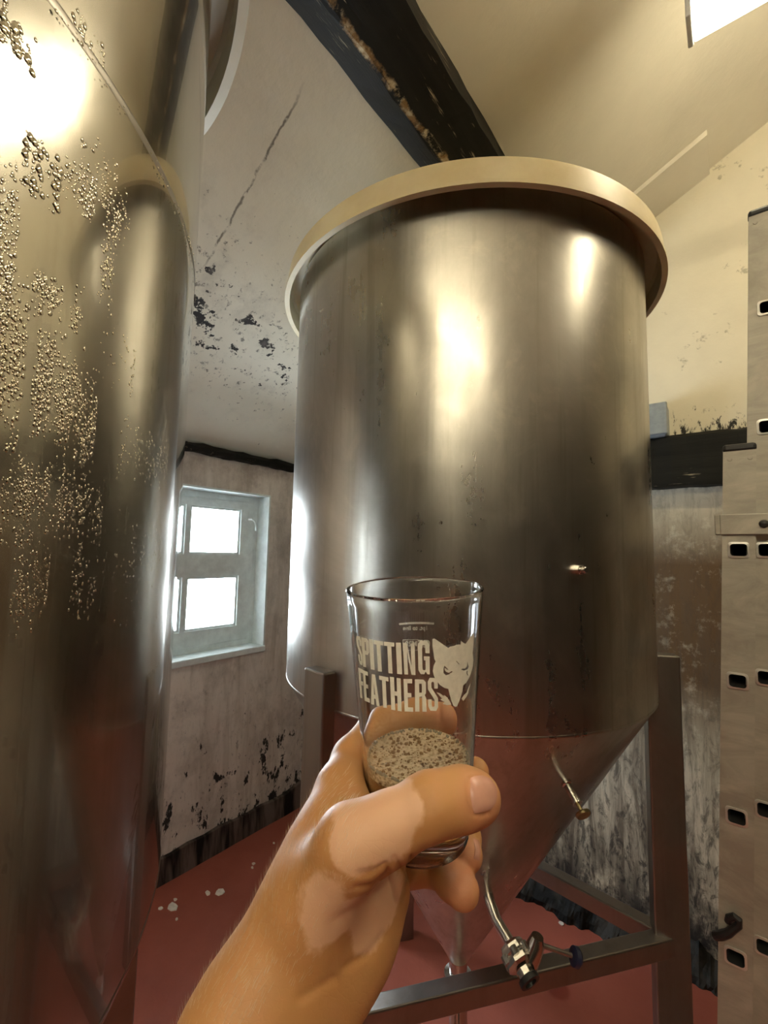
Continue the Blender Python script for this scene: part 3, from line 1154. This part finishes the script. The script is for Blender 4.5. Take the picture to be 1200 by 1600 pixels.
# beer
BEER_H = (Vector((0, 0, -(1184 - 800) / FPX * GD)) - Vector((0, 0, G_BOT.z))).z
m = Mat('amber_beer')
m.set(color=m.mix(m.noise(20, 2), (0.80, 0.46, 0.14), (0.72, 0.40, 0.12)), rough=0.08, trans=0.80, ior=1.34)
M_BEER = m.m
m = Mat('beer_foam')
vz = m.voro(520, None, 'F1')
vz2 = m.voro(260, None, 'F1')
nn = m.noise(120, 4)
bub = m.mul(m.rng(vz2, 0.22, 0.42, 1.0, 0.0), m.rng(nn, 0.50, 0.58))
c = m.mix(m.rng(vz, 0.15, 0.55), (0.50, 0.34, 0.20), (0.78, 0.62, 0.42))
c = m.mix(bub, c, (0.13, 0.065, 0.028))
m.set(color=c, rough=0.25, sss=0.0)
m.bump(m.math('ADD', vz, m.mul(vz2, 1.2)), 0.8, 0.0012)
M_FOAM = m.m
m = Mat('foam_bubbles')
m.set(color=m.mix(m.noise(200, 2), (0.90, 0.84, 0.70), (0.80, 0.70, 0.52)), rough=0.08, trans=0.6, ior=1.2)
M_BUB = m.m
beer = empty('beer', (0, 0, 0), 'a little amber beer with bubbly foam at the bottom of the glass', 'beer')
beer.matrix_world = GMAT
rb = lambda h: g_rad(h) - WT - 0.00012
prof = [(0.0, FLOOR_IN + 0.0002), (ri - 0.005, FLOOR_IN + 0.0002), (ri - 0.0015, FLOOR_IN + 0.0018)]
for i in range(9):
    h = FLOOR_IN + 0.004 + (BEER_H - FLOOR_IN - 0.004) * i / 8
    prof.append((rb(h), h))
prof.append((0.0, BEER_H))
MB().lathe(prof, 96).obj('liquid', M_BEER, beer, smooth=True)
# foam skin: a low mound of bubbles with a raised rim
rnd = random.Random(5)
v, f = [], []
nr, na = 26, 96
for i in range(nr + 1):
    t = i / nr
    r = rb(BEER_H) * t
    for k in range(na):
        a = 2 * PI * k / na
        z = BEER_H + 0.0009 + 0.0005 * (rnd.random() - 0.5) + (0.0016 * ((t - 0.86) / 0.14) if t > 0.86 else 0)
        v.append((r * math.cos(a), r * math.sin(a), z if t < 0.999 else BEER_H + 0.003))
for i in range(nr):
    for k in range(na):
        l = (k + 1) % na
        f.append([i * na + k, i * na + l, (i + 1) * na + l, (i + 1) * na + k])
b = len(v)
for k in range(na):
    a = 2 * PI * k / na
    v.append((rb(BEER_H) * math.cos(a), rb(BEER_H) * math.sin(a), BEER_H - 0.0015))
for k in range(na):
    l = (k + 1) % na
    f.append([nr * na + k, nr * na + l, b + l, b + k])
foam = MB().add(v, f).obj('foam', M_FOAM, beer, smooth=True)


def ico(r, p, sub=1):
    bm = bmesh.new()
    bmesh.ops.create_icosphere(bm, subdivisions=sub, radius=r)
    vs = [Vector(p) + q.co for q in bm.verts]
    fs = [[q.index for q in ff.verts] for ff in bm.faces]
    bm.free()
    return vs, fs


mb = MB()
for i in range(520):
    a = 2 * PI * rnd.random()
    r_ = (0.35 + 0.75 * rnd.random() ** 1.5) / 1000
    hh = BEER_H + 0.0035 - 0.0065 * rnd.random() ** 1.3
    q = rb(BEER_H) - r_ * 0.9 - 0.0002
    mb.add(*ico(r_, (q * math.cos(a), q * math.sin(a), hh)))
tag(mb.obj('foam_bubbles', M_BUB, foam, smooth=True), kind='stuff')
mb = MB()
for i in range(240):
    a = 2 * PI * rnd.random()
    q = rb(BEER_H) * math.sqrt(rnd.random()) * 0.95
    r_ = (0.4 + 1.0 * rnd.random() ** 3) / 1000
    mb.add(*ico(r_, (q * math.cos(a), q * math.sin(a), BEER_H + 0.0010)))
m = Mat('brown_bubbles')
m.set(color=m.mix(m.noise(150, 2), (0.42, 0.27, 0.14), (0.22, 0.12, 0.05)), rough=0.1)
tag(mb.obj('large_bubbles', m.m, foam, smooth=True), kind='stuff')

# ---- print on the glass: flat shapes measured on the photograph, laid on the curved glass
GINV = (Matrix((GX, GY, GZ))).to_4x4() @ Matrix.Translation(-G_BOT)


def on_glass(px, py, back=False, lift=0.00012):
    d = GINV.to_3x3() @ cf(px, py, 1.0)
    o_ = GINV @ Vector((0, 0, 0))
    k = (R_TOP - R_BOT) / G_H
    # (ox+t dx)^2+(oy+t dy)^2 = (R_BOT+k*(oz+t dz)+lift)^2
    r0 = R_BOT + k * o_.z + lift
    A = d.x ** 2 + d.y ** 2 - (k * d.z) ** 2
    B = 2 * (o_.x * d.x + o_.y * d.y - r0 * k * d.z)
    C = o_.x ** 2 + o_.y ** 2 - r0 ** 2
    D = max(B * B - 4 * A * C, 0)
    t = (-B + math.sqrt(D)) / (2 * A) if back else (-B - math.sqrt(D)) / (2 * A)
    p_ = o_ + d * t
    return p_


M_PRINT = simple('white_print', (0.84, 0.85, 0.78), 0.6, 0, 0.05, 300)


def bar(p, q, wdt):
    """stroke in glyph units"""
    p, q = Vector(p), Vector(q)
    d = (q - p).normalized()
    n = Vector((-d.y, d.x)) * wdt / 2
    return [p + n, q + n, q - n, p - n]


SW, SH = 0.34, 0.13    # stem width (of cell width) and arm height (of cell height)


def R_(x0, y0, x1, y1):
    return [(x0, y0), (x1, y0), (x1, y1), (x0, y1)]


GLY = {
    'I': [R_(0, 0, 1, 1)],
    'T': [R_(0, 0, 1, SH), R_(0.30, SH, 0.70, 1)],
    'F': [R_(0, 0, 0.42, 1), R_(0.42, 0, 0.98, SH), R_(0.42, 0.42, 0.85, 0.42 + SH)],
    'E': [R_(0, 0, 0.42, 1), R_(0.42, 0, 0.98, SH), R_(0.42, 0.43, 0.85, 0.43 + SH), R_(0.42, 1 - SH, 1, 1)],
    'H': [R_(0, 0, 0.38, 1), R_(0.62, 0, 1, 1), R_(0.38, 0.42, 0.62, 0.42 + SH)],
    'N': [R_(0, 0, 0.33, 1), R_(0.67, 0, 1, 1), [(0.33, 0.0), (0.36, 0.0), (0.67, 0.72), (0.67, 1.0), (0.64, 1.0), (0.33, 0.28)]],
    'A': [[(0.30, 0), (0.50, 0), (0.50, 0.22), (0.36, 1), (0, 1)], [(0.50, 0), (0.70, 0), (1, 1), (0.64, 1), (0.50, 0.22)], R_(0.32, 0.66, 0.68, 0.66 + SH)],
    'P': [R_(0, 0, 0.40, 1), [(0.40, 0), (0.75, 0), (0.97, 0.08), (0.97, 0.24), (0.62, 0.24), (0.60, SH), (0.40, SH)],
          [(0.62, 0.24), (0.97, 0.24), (0.97, 0.46), (0.75, 0.56), (0.40, 0.56), (0.40, 0.56 - SH), (0.60, 0.56 - SH)]],
    'R': [R_(0, 0, 0.38, 1), [(0.38, 0), (0.75, 0), (0.97, 0.08), (0.97, 0.24), (0.62, 0.24), (0.60, SH), (0.38, SH)],
          [(0.62, 0.24), (0.97, 0.24), (0.97, 0.42), (0.80, 0.51), (0.38, 0.54), (0.38, 0.54 - SH), (0.60, 0.54 - SH)],
          [(0.62, 0.50), (0.85, 0.48), (0.98, 0.58), (1.0, 1.0), (0.64, 1.0)]],
    'G': [[(0.0, 0.12), (0.2, 0.0), (0.8, 0.0), (1.0, 0.12), (1.0, 0.36), (0.64, 0.36), (0.64, 0.16), (0.58, 0.12), (0.42, 0.12), (0.36, 0.16)],
          [(0.0, 0.12), (0.36, 0.16), (0.36, 0.84), (0.0, 0.88)],
          [(0.0, 0.88), (0.36, 0.84), (0.42, 0.88), (0.58, 0.88), (0.64, 0.84), (0.64, 0.92), (0.5, 1.0), (0.2, 1.0)],
          [(0.5, 0.46), (1.0, 0.46), (1.0, 1.0), (0.78, 1.0), (0.64, 0.92), (0.64, 0.58), (0.5, 0.58)]],
    'S': [[(0.0, 0.12), (0.2, 0.0), (0.8, 0.0), (1.0, 0.12), (1.0, 0.32), (0.64, 0.32), (0.64, 0.16), (0.58, 0.12), (0.42, 0.12), (0.36, 0.16)],
          [(0.0, 0.12), (0.36, 0.16), (0.36, 0.30), (1.0, 0.60), (1.0, 0.88), (0.64, 0.84), (0.64, 0.66), (0.0, 0.36)],
          [(0.0, 0.66), (0.36, 0.66), (0.36, 0.84), (0.42, 0.88), (0.58, 0.88), (0.64, 0.84), (1.0, 0.88), (0.8, 1.0), (0.2, 1.0), (0.0, 0.88)]],
}


def flat_poly(bm, loops, cuts=0):
    """tessellate polygon with holes in px space into bm"""
    L3 = [[Vector((x, y, 0)) for (x, y) in lp] for lp in loops]
    allp = [p for lp in L3 for p in lp]
    tris = tessellate_polygon(L3)
    vs = [bm.verts.new(p) for p in allp]
    for t in tris:
        try:
            bm.faces.new([vs[i] for i in t])
        except ValueError:
            pass


def print_part(name, polys, back=False, maxlen=3.0):
    bm = bmesh.new()
    for loops in polys:
        flat_poly(bm, loops)
    for it in range(5):
        es = [e for e in bm.edges if e.calc_length() > maxlen]
        if not es:
            break
        bmesh.ops.subdivide_edges(bm, edges=es, cuts=1, use_grid_fill=False)
        bmesh.ops.triangulate(bm, faces=[ff for ff in bm.faces if len(ff.verts) > 4])
    for vv in bm.verts:
        vv.co = on_glass(vv.co.x, vv.co.y, back)
    me = bpy.data.meshes.new(name)
    bmesh.ops.recalc_face_normals(bm, faces=bm.faces)
    bm.to_mesh(me)
    bm.free()
    me.materials.append(M_PRINT)
    o = bpy.data.objects.new(name, me)
    COL.objects.link(o)
    o.parent = pint
    md = o.modifiers.new('ink', 'SOLIDIFY')
    md.thickness = 0.00008
    md.offset = 0
    return o


def glyph(ch, q):
    (ax, ay), (bx, by), (cx_, cy_), (dx_, dy_) = [(545 + x / 8.571, 985 + y / 8.571) for (x, y) in q]
    out = []
    for poly in GLY[ch]:
        pp = []
        for (u, t) in poly:
            x = (ax + (bx - ax) * u) * (1 - t) + (dx_ + (cx_ - dx_) * u) * t
            y = (ay + (by - ay) * u) * (1 - t) + (dy_ + (cy_ - dy_) * u) * t
            pp.append((x, y))
        out.append([pp])
    return out


ROW1 = [('S', [(92, 68), (160, 88), (188, 474), (140, 446)]), ('P', [(168, 92), (262, 116), (284, 508), (194, 484)]), ('I', [(268, 116), (322, 124), (346, 530), (295, 518)]),
        ('T', [(330, 130), (458, 148), (482, 560), (352, 540)]), ('T', [(470, 150), (608, 165), (626, 582), (492, 566)]), ('I', [(630, 162), (697, 166), (715, 588), (648, 582)]),
        ('N', [(722, 165), (880, 175), (893, 597), (745, 588)]), ('G', [(922, 140), (1080, 146), (1084, 588), (934, 584)])]
ROW2 = [('F', [(126, 498), (186, 526), (218, 926), (156, 900)]), ('E', [(188, 532), (256, 558), (284, 970), (214, 940)]), ('A', [(274, 576), (384, 600), (414, 1020), (298, 985)]),
        ('T', [(405, 603), (530, 630), (548, 1045), (424, 1026)]), ('H', [(550, 620), (695, 645), (708, 1085), (570, 1060)]), ('E', [(732, 650), (850, 652), (862, 1090), (748, 1084)]),
        ('R', [(884, 655), (1035, 660), (1042, 1090), (888, 1086)]), ('S', [(1056, 632), (1190, 640), (1196, 1080), (1066, 1072)])]
for row in (ROW1, ROW2):
    polys = []
    for ch, q in row:
        polys += glyph(ch, q)
    print_part('lettering', polys)

LG = lambda pts: [(660 + x / 12.0, 980 + y / 12.0) for (x, y) in pts]
head = [(190, 225), (225, 212), (485, 390), (520, 365), (600, 350), (640, 330), (720, 325), (718, 250), (762, 290), (810, 310), (880, 220), (955, 100), (968, 150), (955, 330), (940, 480),
        (955, 620), (945, 740), (910, 860), (880, 940), (820, 1040), (765, 1090), (750, 1200), (715, 1310), (690, 1385), (650, 1480), (620, 1495), (580, 1470), (540, 1370), (510, 1260), (485, 1155),
        (420, 1140), (330, 1085), (260, 1000), (215, 910), (195, 820), (210, 720), (250, 640), (225, 600), (210, 480), (190, 360)]
eye1 = [(415, 720), (395, 780), (395, 860), (440, 900), (500, 885), (570, 832), (545, 825), (490, 853), (440, 835), (418, 800), (418, 760), (470, 800), (490, 795)]
eye2 = [(840, 640), (870, 740), (848, 790), (780, 815), (725, 795), (745, 775), (800, 775), (832, 735)]
brow = [(630, 635), (640, 630), (695, 692), (685, 700)]
gash = [(830, 820), (850, 815), (845, 865), (862, 905), (845, 905), (825, 865)]
feath = [(265, 1220), (330, 1240), (405, 1300), (400, 1268), (470, 1320), (545, 1450), (470, 1462), (385, 1440), (420, 1405), (330, 1352), (370, 1340)]
feath2 = [(900, 1062), (868, 1180), (862, 1230), (830, 1300), (765, 1382), (732, 1340), (785, 1265), (830, 1230), (858, 1150)]
print_part('logo', [[LG(head), LG(eye1), LG(eye2), LG(brow), LG(gash)], [LG(feath)], [LG(feath2)]])

# measure mark on the far side of the glass (reads from the other side)
polys = [[[(622.5, 973.0), (640, 971.6), (660, 971.2), (679, 972.4), (679, 975.2), (660, 974.2), (640, 974.6), (623, 976.0)]]]
# box round the stamp
bx0, bx1, by0, by1 = 628.5, 653.5, 998.5, 1016.0
t = 0.9
polys += [[[(bx0, by0), (bx1, by0 - 0.6), (bx1, by0 + t - 0.6), (bx0, by0 + t)]], [[(bx0, by1 - t), (bx1, by1 - t - 0.6), (bx1, by1 - 0.6), (bx0, by1)]],
          [[(bx0, by0 + t), (bx0 + t, by0 + t), (bx0 + t, by1 - t), (bx0, by1 - t)]], [[(bx1 - t, by0 + t), (bx1, by0 + t), (bx1, by1 - t - 0.6), (bx1 - t, by1 - t - 0.6)]]]
print_part('measure_line', polys, True)


def back_text(txt, x_right, y_base, size, name):
    """small stamp printed on the far wall: laid out right-to-left as seen through the glass"""
    cu = bpy.data.curves.new(name, 'FONT')
    cu.body = txt
    cu.size = size
    cu.resolution_u = 3
    cu.offset = 0.03 * size
    tmp = bpy.data.objects.new('tmp_text', cu)
    COL.objects.link(tmp)
    dg = bpy.context.evaluated_depsgraph_get()
    me = bpy.data.meshes.new_from_object(tmp.evaluated_get(dg))
    bpy.data.objects.remove(tmp)
    for vv in me.vertices:
        vv.co = on_glass(x_right - vv.co.x, y_base - vv.co.y, True)
    me.materials.clear()
    me.materials.append(M_PRINT)
    me.name = name
    o = bpy.data.objects.new(name, me)
    COL.objects.link(o)
    o.parent = pint


back_text('1pt. to line', 669.5, 983.5, 9.2, 'measure_text')
back_text('M20', 652, 1008.5, 11, 'stamp_text')
back_text('CE', 673.5, 1011, 17, 'stamp_mark')

# ------------------------------------------------------------------ hand
PR = []      # groups of tapered capsules: (a, b, ra, rb)


def chain(pts):
    out = []
    q = [(np.array(cf(px, py, d * HS)), r * d * HS / FPX) for (px, py, d, r) in pts]
    for (a, b) in zip(q[:-1], q[1:]):
        out.append((a[0], b[0], a[1], b[1]))
    return out


palm = chain([(279, 1823, 0.190, 90), (365, 1638, 0.207, 80), (414, 1543, 0.222, 70), (493, 1378, 0.247, 58), (519, 1309, 0.262, 48), (534, 1232, 0.285, 36)])
palm += chain([(330, 1800, 0.205, 85), (420, 1620, 0.218, 78), (506, 1516, 0.236, 68), (553, 1447, 0.252, 60), (598, 1388, 0.268, 42)])
palm += chain([(480, 1450, 0.236, 68), (560, 1340, 0.256, 58), (546, 1276, 0.275, 32)])
thumb = chain([(492, 1410, 0.228, 58), (550, 1321, 0.224, 56), (604, 1295, 0.224, 47), (672, 1258, 0.228, 44), (722, 1247, 0.232, 42), (744, 1246, 0.235, 38)])
index = chain([(534, 1232, 0.290, 36), (552, 1186, 0.312, 32), (592, 1138, 0.345, 30), (650, 1120, 0.358, 27), (696, 1124, 0.352, 26)])
middle = chain([(540, 1270, 0.305, 34), (590, 1220, 0.345, 28), (680, 1196, 0.356, 26), (742, 1206, 0.330, 22)])
ring = chain([(560, 1315, 0.305, 34), (620, 1292, 0.345, 28), (690, 1290, 0.345, 26), (722, 1308, 0.322, 27), (729, 1336, 0.302, 25)])
pinky = chain([(590, 1365, 0.285, 38), (640, 1348, 0.315, 30), (686, 1350, 0.312, 29), (708, 1372, 0.295, 29), (722, 1391, 0.282, 27)])

VOX = 0.00125
lo = np.array([-0.150, 0.150, -0.345]) * 1.0
hi = np.array([0.072, 0.345, -0.100])
lo[0], hi[0] = -0.145, 0.075
nx = ((hi - lo) / VOX).astype(int)
gx, gy, gz = [np.arange(nx[i], dtype=np.float32) * VOX + lo[i] for i in range(3)]


def sd_caps(prims, k, X, Y, Z):
    out = None
    for (a, b, ra, rb) in prims:
        ab = (b - a).astype(np.float32)
        l2 = float(ab @ ab)
        t = ((X - a[0]) * ab[0] + (Y - a[1]) * ab[1] + (Z - a[2]) * ab[2]) / l2
        t = np.clip(t, 0, 1)
        dd = np.sqrt((X - a[0] - t * ab[0]) ** 2 + (Y - a[1] - t * ab[1]) ** 2 + (Z - a[2] - t * ab[2]) ** 2) - (ra + (rb - ra) * t)
        out = dd if out is None else smin(out, dd, k)
    return out


def smin(a, b, k):
    h = np.maximum(k - np.abs(a - b), 0) / k
    return np.minimum(a, b) - h * h * k * 0.25


gb, gzv = np.array(G_BOT), np.array(GZ)


def hand_sdf(X, Y, Z):
    P_ = sd_caps(palm, 0.016, X, Y, Z)
    T_ = sd_caps(thumb, 0.006, X, Y, Z)
    body = smin(P_, T_, 0.012)
    out = body
    for fg in (index, middle, ring, pinky):
        out = np.minimum(out, smin(body, sd_caps(fg, 0.005, X, Y, Z), 0.009))
    # press against the glass
    hx = (X - gb[0]) * gzv[0] + (Y - gb[1]) * gzv[1] + (Z - gb[2]) * gzv[2]
    rr = np.sqrt(np.maximum((X - gb[0]) ** 2 + (Y - gb[1]) ** 2 + (Z - gb[2]) ** 2 - hx ** 2, 0))
    dg = rr - (R_BOT + (R_TOP - R_BOT) * np.clip(hx / G_H, 0, 1)) - 0.0002
    dg = np.maximum(dg, -hx - 0.0003)
    return np.maximum(out, -dg)


def surface_nets(F, origin, vox):
    S = F < 0
    n0, n1, n2 = F.shape
    # cells with a sign change
    cnt = np.zeros((n0 - 1, n1 - 1, n2 - 1), np.int8)
    for i in (0, 1):
        for j in (0, 1):
            for k in (0, 1):
                cnt += S[i:n0 - 1 + i, j:n1 - 1 + j, k:n2 - 1 + k]
    act = (cnt > 0) & (cnt < 8)
    idx = np.full(act.shape, -1, np.int32)
    cells = np.argwhere(act)
    idx[act] = np.arange(len(cells))
    acc = np.zeros((len(cells), 3))
    num = np.zeros(len(cells))
    corners = [(i, j, k) for i in (0, 1) for j in (0, 1) for k in (0, 1)]
    val = {c: F[cells[:, 0] + c[0], cells[:, 1] + c[1], cells[:, 2] + c[2]] for c in corners}
    for c in corners:
        for ax in range(3):
            if c[ax] == 0:
                d = list(c)
                d[ax] = 1
                d = tuple(d)
                a, b = val[c], val[d]
                m_ = (a < 0) != (b < 0)
                t_ = np.where(m_, a / np.where(m_, a - b, 1), 0)
                p_ = np.tile(np.array(c, float), (len(cells), 1))
                p_[:, ax] += t_
                acc[m_] += p_[m_]
                num[m_] += 1
    V = (cells + acc / num[:, None]) * vox + origin
    faces = []
    for ax in range(3):
        a1, a2 = (ax + 1) % 3, (ax + 2) % 3
        sl0 = [slice(1, -1)] * 3
        sl1 = [slice(1, -1)] * 3
        sl0[ax] = slice(0, -1)
        sl1[ax] = slice(1, None)
        A, B = S[tuple(sl0)], S[tuple(sl1)]
        e = np.argwhere(A != B)
        inside = A[A != B]
        off = np.ones(3, int)
        off[ax] = 0
        e = e + off
        u1, u2 = np.zeros(3, int), np.zeros(3, int)
        u1[a1], u2[a2] = 1, 1
        q = [idx[tuple((e - s_).T)] for s_ in (u1 + u2, u2, np.zeros(3, int), u1)]
        q = np.stack(q, 1)
        q[~inside] = q[~inside][:, ::-1]
        faces.append(q)
    return V, np.concatenate(faces)


FLD = hand_sdf(gx[:, None, None], gy[None, :, None], gz[None, None, :]).astype(np.float32)
V, Fq = surface_nets(FLD, lo, VOX)
# a couple of relaxation passes
for it in range(2):
    acc = np.zeros_like(V)
    n_ = np.zeros(len(V))
    for k in range(4):
        a, b = Fq[:, k], Fq[:, (k + 1) % 4]
        np.add.at(acc, a, V[b])
        np.add.at(n_, a, 1)
        np.add.at(acc, b, V[a])
        np.add.at(n_, b, 1)
    V = V * 0.5 + 0.5 * acc / n_[:, None]
# skin folds: grooves measured on the photograph
eps = 0.0008
x_, y_, z_ = V.T
g = np.stack([hand_sdf(x_ + eps, y_, z_) - hand_sdf(x_ - eps, y_, z_), hand_sdf(x_, y_ + eps, z_) - hand_sdf(x_, y_ - eps, z_), hand_sdf(x_, y_, z_ + eps) - hand_sdf(x_, y_, z_ - eps)], 1)
g /= np.linalg.norm(g, axis=1)[:, None] + 1e-9
facing = (g * V).sum(1) < 0
pxy = np.stack([600 + FPX * V[:, 0] / V[:, 1], 800 - FPX * V[:, 2] / V[:, 1]], 1)
FOLDS = [([(606, 1356), (612, 1380), (619, 1410)], 3.2, 0.8), ([(616, 1340), (630, 1358), (640, 1373)], 3.0, 0.8), ([(644, 1338), (647, 1362)], 2.6, 1.0),
         ([(560, 1366), (585, 1362), (603, 1350)], 4, 0.7), ([(556, 1388), (585, 1384), (606, 1364)], 4, 0.7), ([(570, 1402), (592, 1394), (608, 1378)], 4, 0.5),
         ([(661, 1236), (660, 1252), (663, 1268)], 3, 0.55), ([(673, 1230), (674, 1250), (677, 1270)], 3, 0.6), ([(684, 1234), (686, 1262)], 3, 0.45),
         ([(540, 1510), (580, 1490), (598, 1462)], 7, 0.6), ([(470, 1560), (520, 1530)], 8, 0.6),
         ([(692, 1345), (704, 1332), (712, 1330)], 3, 0.8),
         ([(688, 1098), (690, 1120), (688, 1145)], 4, 1.0), ([(736, 1213), (731, 1225), (733, 1250), (740, 1268), (750, 1274), (765, 1271)], 2.6, 0.9), ([(738, 1212), (755, 1211), (768, 1216)], 2.4, 0.6),
         ([(655, 1236), (653, 1262)], 3, 0.35), ([(520, 1440), (560, 1420), (590, 1400)], 8, 0.5)]
dep = np.zeros(len(V))
for pts, wd, amp in FOLDS:
    best = np.full(len(V), 1e9)
    for (a, b) in zip(pts[:-1], pts[1:]):
        a, b = np.array(a, float), np.array(b, float)
        t_ = np.clip(((pxy - a) @ (b - a)) / ((b - a) @ (b - a)), 0, 1)
        best = np.minimum(best, np.linalg.norm(pxy - a - t_[:, None] * (b - a), axis=1))
    dep += amp * np.exp(-(best / wd) ** 2)
V = V - g * (dep * facing * 0.0013)[:, None]

HO = np.array(cf(420, 1600, 0.22 * HS))
HM = Matrix.Translation(CAM + ROTC @ Vector(HO)) @ ROTC.to_4x4()


def hp(px, py, d):
    return tuple(np.array(cf(px, py, d * HS)) - HO)


m = Mat('skin')
nz = m.noise(60, 4, 0.6)
nb = m.noise(16, 3)
c = m.mix(m.rng(nb, 0.35, 0.7), (0.52, 0.265, 0.105), (0.44, 0.205, 0.075))
c = m.mix(m.mul(m.rng(nz, 0.5, 0.75), 0.35), c, (0.56, 0.27, 0.15))
# pale patches
wob = m.mul(m.math('SUBTRACT', m.noise(70, 4), 0.5), 0.012)


def patch(p, r, sc=(1, 1, 1)):
    d = m.math('ADD', m.dist_to(p, sc), wob)
    return m.rng(d, r - 0.0010, r + 0.0012, 1.0, 0.0)


ps_ = None
for (p, r, sc) in ((hp(588, 1292, 0.205), 0.0175, (0.95, 0.55, 1)), (hp(560, 1312, 0.205), 0.0130, (1, 0.5, 1)), (hp(490, 1540, 0.175), 0.0165, (1, 0.45, 0.75)), (hp(535, 1465, 0.20), 0.0125, (0.8, 0.4, 1.2)),
                   (hp(590, 1440, 0.22), 0.014, (1.1, 0.4, 0.8)), (hp(478, 1478, 0.18), 0.0085, (1, 0.4, 1)), (hp(470, 1606, 0.165), 0.017, (1.2, 0.4, 1))):
    q = patch(p, r, sc)
    ps_ = q if ps_ is None else m.math('MAXIMUM', ps_, q)
c = m.mix(m.mul(ps_, 0.80), c, (0.72, 0.44, 0.30))
# pinker fingertips
for p in (hp(722, 1395, 0.27), hp(735, 1340, 0.29), hp(700, 1124, 0.34), hp(770, 1246, 0.22)):
    c = m.mix(m.rng(m.dist_to(p), 0.006, 0.018, 0.55, 0.0), c, (0.66, 0.27, 0.17))
m.set(color=c, rough=0.55, sss=0.12)
m.b.inputs['Subsurface Radius'].default_value = (0.006, 0.0025, 0.0012)
m.b.inputs['Subsurface Scale'].default_value = 1.0
fine = m.noise(420, 3)
lines = m.voro(300, m.scaled((1, 1, 1.0)), 'DISTANCE_TO_EDGE')
m.bump(m.math('ADD', m.mul(fine, 0.6), m.mul(m.rng(lines, 0.0, 0.10), 0.16)), 0.14, 0.0008)
M_SKIN = m.m
hand = mesh('hand', V - HO, Fq.tolist(), M_SKIN, None, True)
hand.matrix_world = HM
tag(hand, 'tanned hand with pale skin patches and bare forearm, gripping the beer glass', 'hand')

M_NAIL = simple('nail', (0.66, 0.33, 0.25), 0.25, 0, 0.05, 90, sss=0.1)


def surf_depth(px, py, d0=0.12):
    d = np.array(cf(px, py, 1.0))
    s_ = d0
    for i in range(200):
        q = d * s_
        v_ = float(hand_sdf(np.array([q[0]], np.float32), np.array([q[1]], np.float32), np.array([q[2]], np.float32))[0])
        if v_ < 0.00005:
            return s_
        s_ += max(v_ * 0.7, 0.00005)
    return None


def nail(fn, nu, nv, lift=0.0005):
    v, ok = [], True
    for j in range(nv + 1):
        for i in range(nu + 1):
            px, py = fn(i / nu, j / nv)
            s_ = surf_depth(px, py)
            e_ = 1 - (max(abs(2 * i / nu - 1), abs(2 * j / nv - 1))) ** 6
            if s_ is None:
                s_ = 0.2
                ok = False
            v.append(np.array(cf(px, py, s_ - lift * (0.15 + e_))) - HO)
    n = len(v)
    back = [q * 1.0 + np.array([0, 0.0012, 0]) for q in v]
    f = []
    for j in range(nv):
        for i in range(nu):
            a = j * (nu + 1) + i
            f.append([a, a + 1, a + nu + 2, a + nu + 1])
            f.append([n + a, n + a + nu + 1, n + a + nu + 2, n + a + 1])
    o = MB().add(v + back, f).obj('fingernail', M_NAIL, hand, smooth=True)
    return o


def thumb_nail(u, t):
    # u along the thumb, t across; rounded outline
    y0 = 1214 + 4 * (2 * u - 1) ** 2 * 1.0
    y1 = 1271 - 4 * u
    yc, hh = (y0 + y1) / 2, (y1 - y0) / 2
    s_ = 2 * t - 1
    x0 = 733 + 5 * t + 3 * s_ * s_
    x1 = 778 - 9 * abs(s_) ** 2.4 - 2 * t
    return x0 + (x1 - x0) * u, yc + hh * s_ * (1 - 0.10 * u ** 3)


nail(thumb_nail, 16, 16)
nail(lambda u, t: (742 + 9 * u - 2 * abs(2 * t - 1), 1312 + 30 * t + 3 * u), 8, 10, 0.0004)

# fine hairs along the back of the forearm and wrist
rnd = random.Random(21)
cand = np.argwhere((g[:, 0] < 0.25) & (pxy[:, 1] > 1200) & (pxy[:, 0] < 560)).ravel()
hv, hf = [], []
for i in range(3600):
    k = int(cand[int(rnd.random() * len(cand))])
    n_ = g[k]
    t_ = np.array([0.35 + 0.3 * (rnd.random() - 0.5), 0.3 * (rnd.random() - 0.5), 0.8])
    t_ = t_ - n_ * (t_ @ n_)
    t_ /= np.linalg.norm(t_) + 1e-9
    L_ = 0.0022 + 0.0036 * rnd.random()
    p0 = V[k] - HO
    p1 = p0 + (t_ * 0.75 + n_ * 0.45) * L_ * 0.55
    p2 = p0 + (t_ * 0.95 + n_ * 0.5) * L_
    w_ = np.cross(t_, n_) * 0.00005
    u_ = n_ * 0.00005
    b = len(hv)
    hv += [p0 + w_, p0 - w_, p0 + u_, p1 + w_ * 0.7, p1 - w_ * 0.7, p1 + u_ * 0.7, p2]
    hf += [[b, b + 1, b + 4, b + 3], [b + 1, b + 2, b + 5, b + 4], [b + 2, b, b + 3, b + 5], [b + 3, b + 4, b + 6], [b + 4, b + 5, b + 6], [b + 5, b + 3, b + 6]]
tag(mesh('arm_hair', hv, hf, simple('fair_hair', (0.80, 0.68, 0.55), 0.5, 0, 0.1, 200), hand), 'fine fair hairs', kind='stuff')
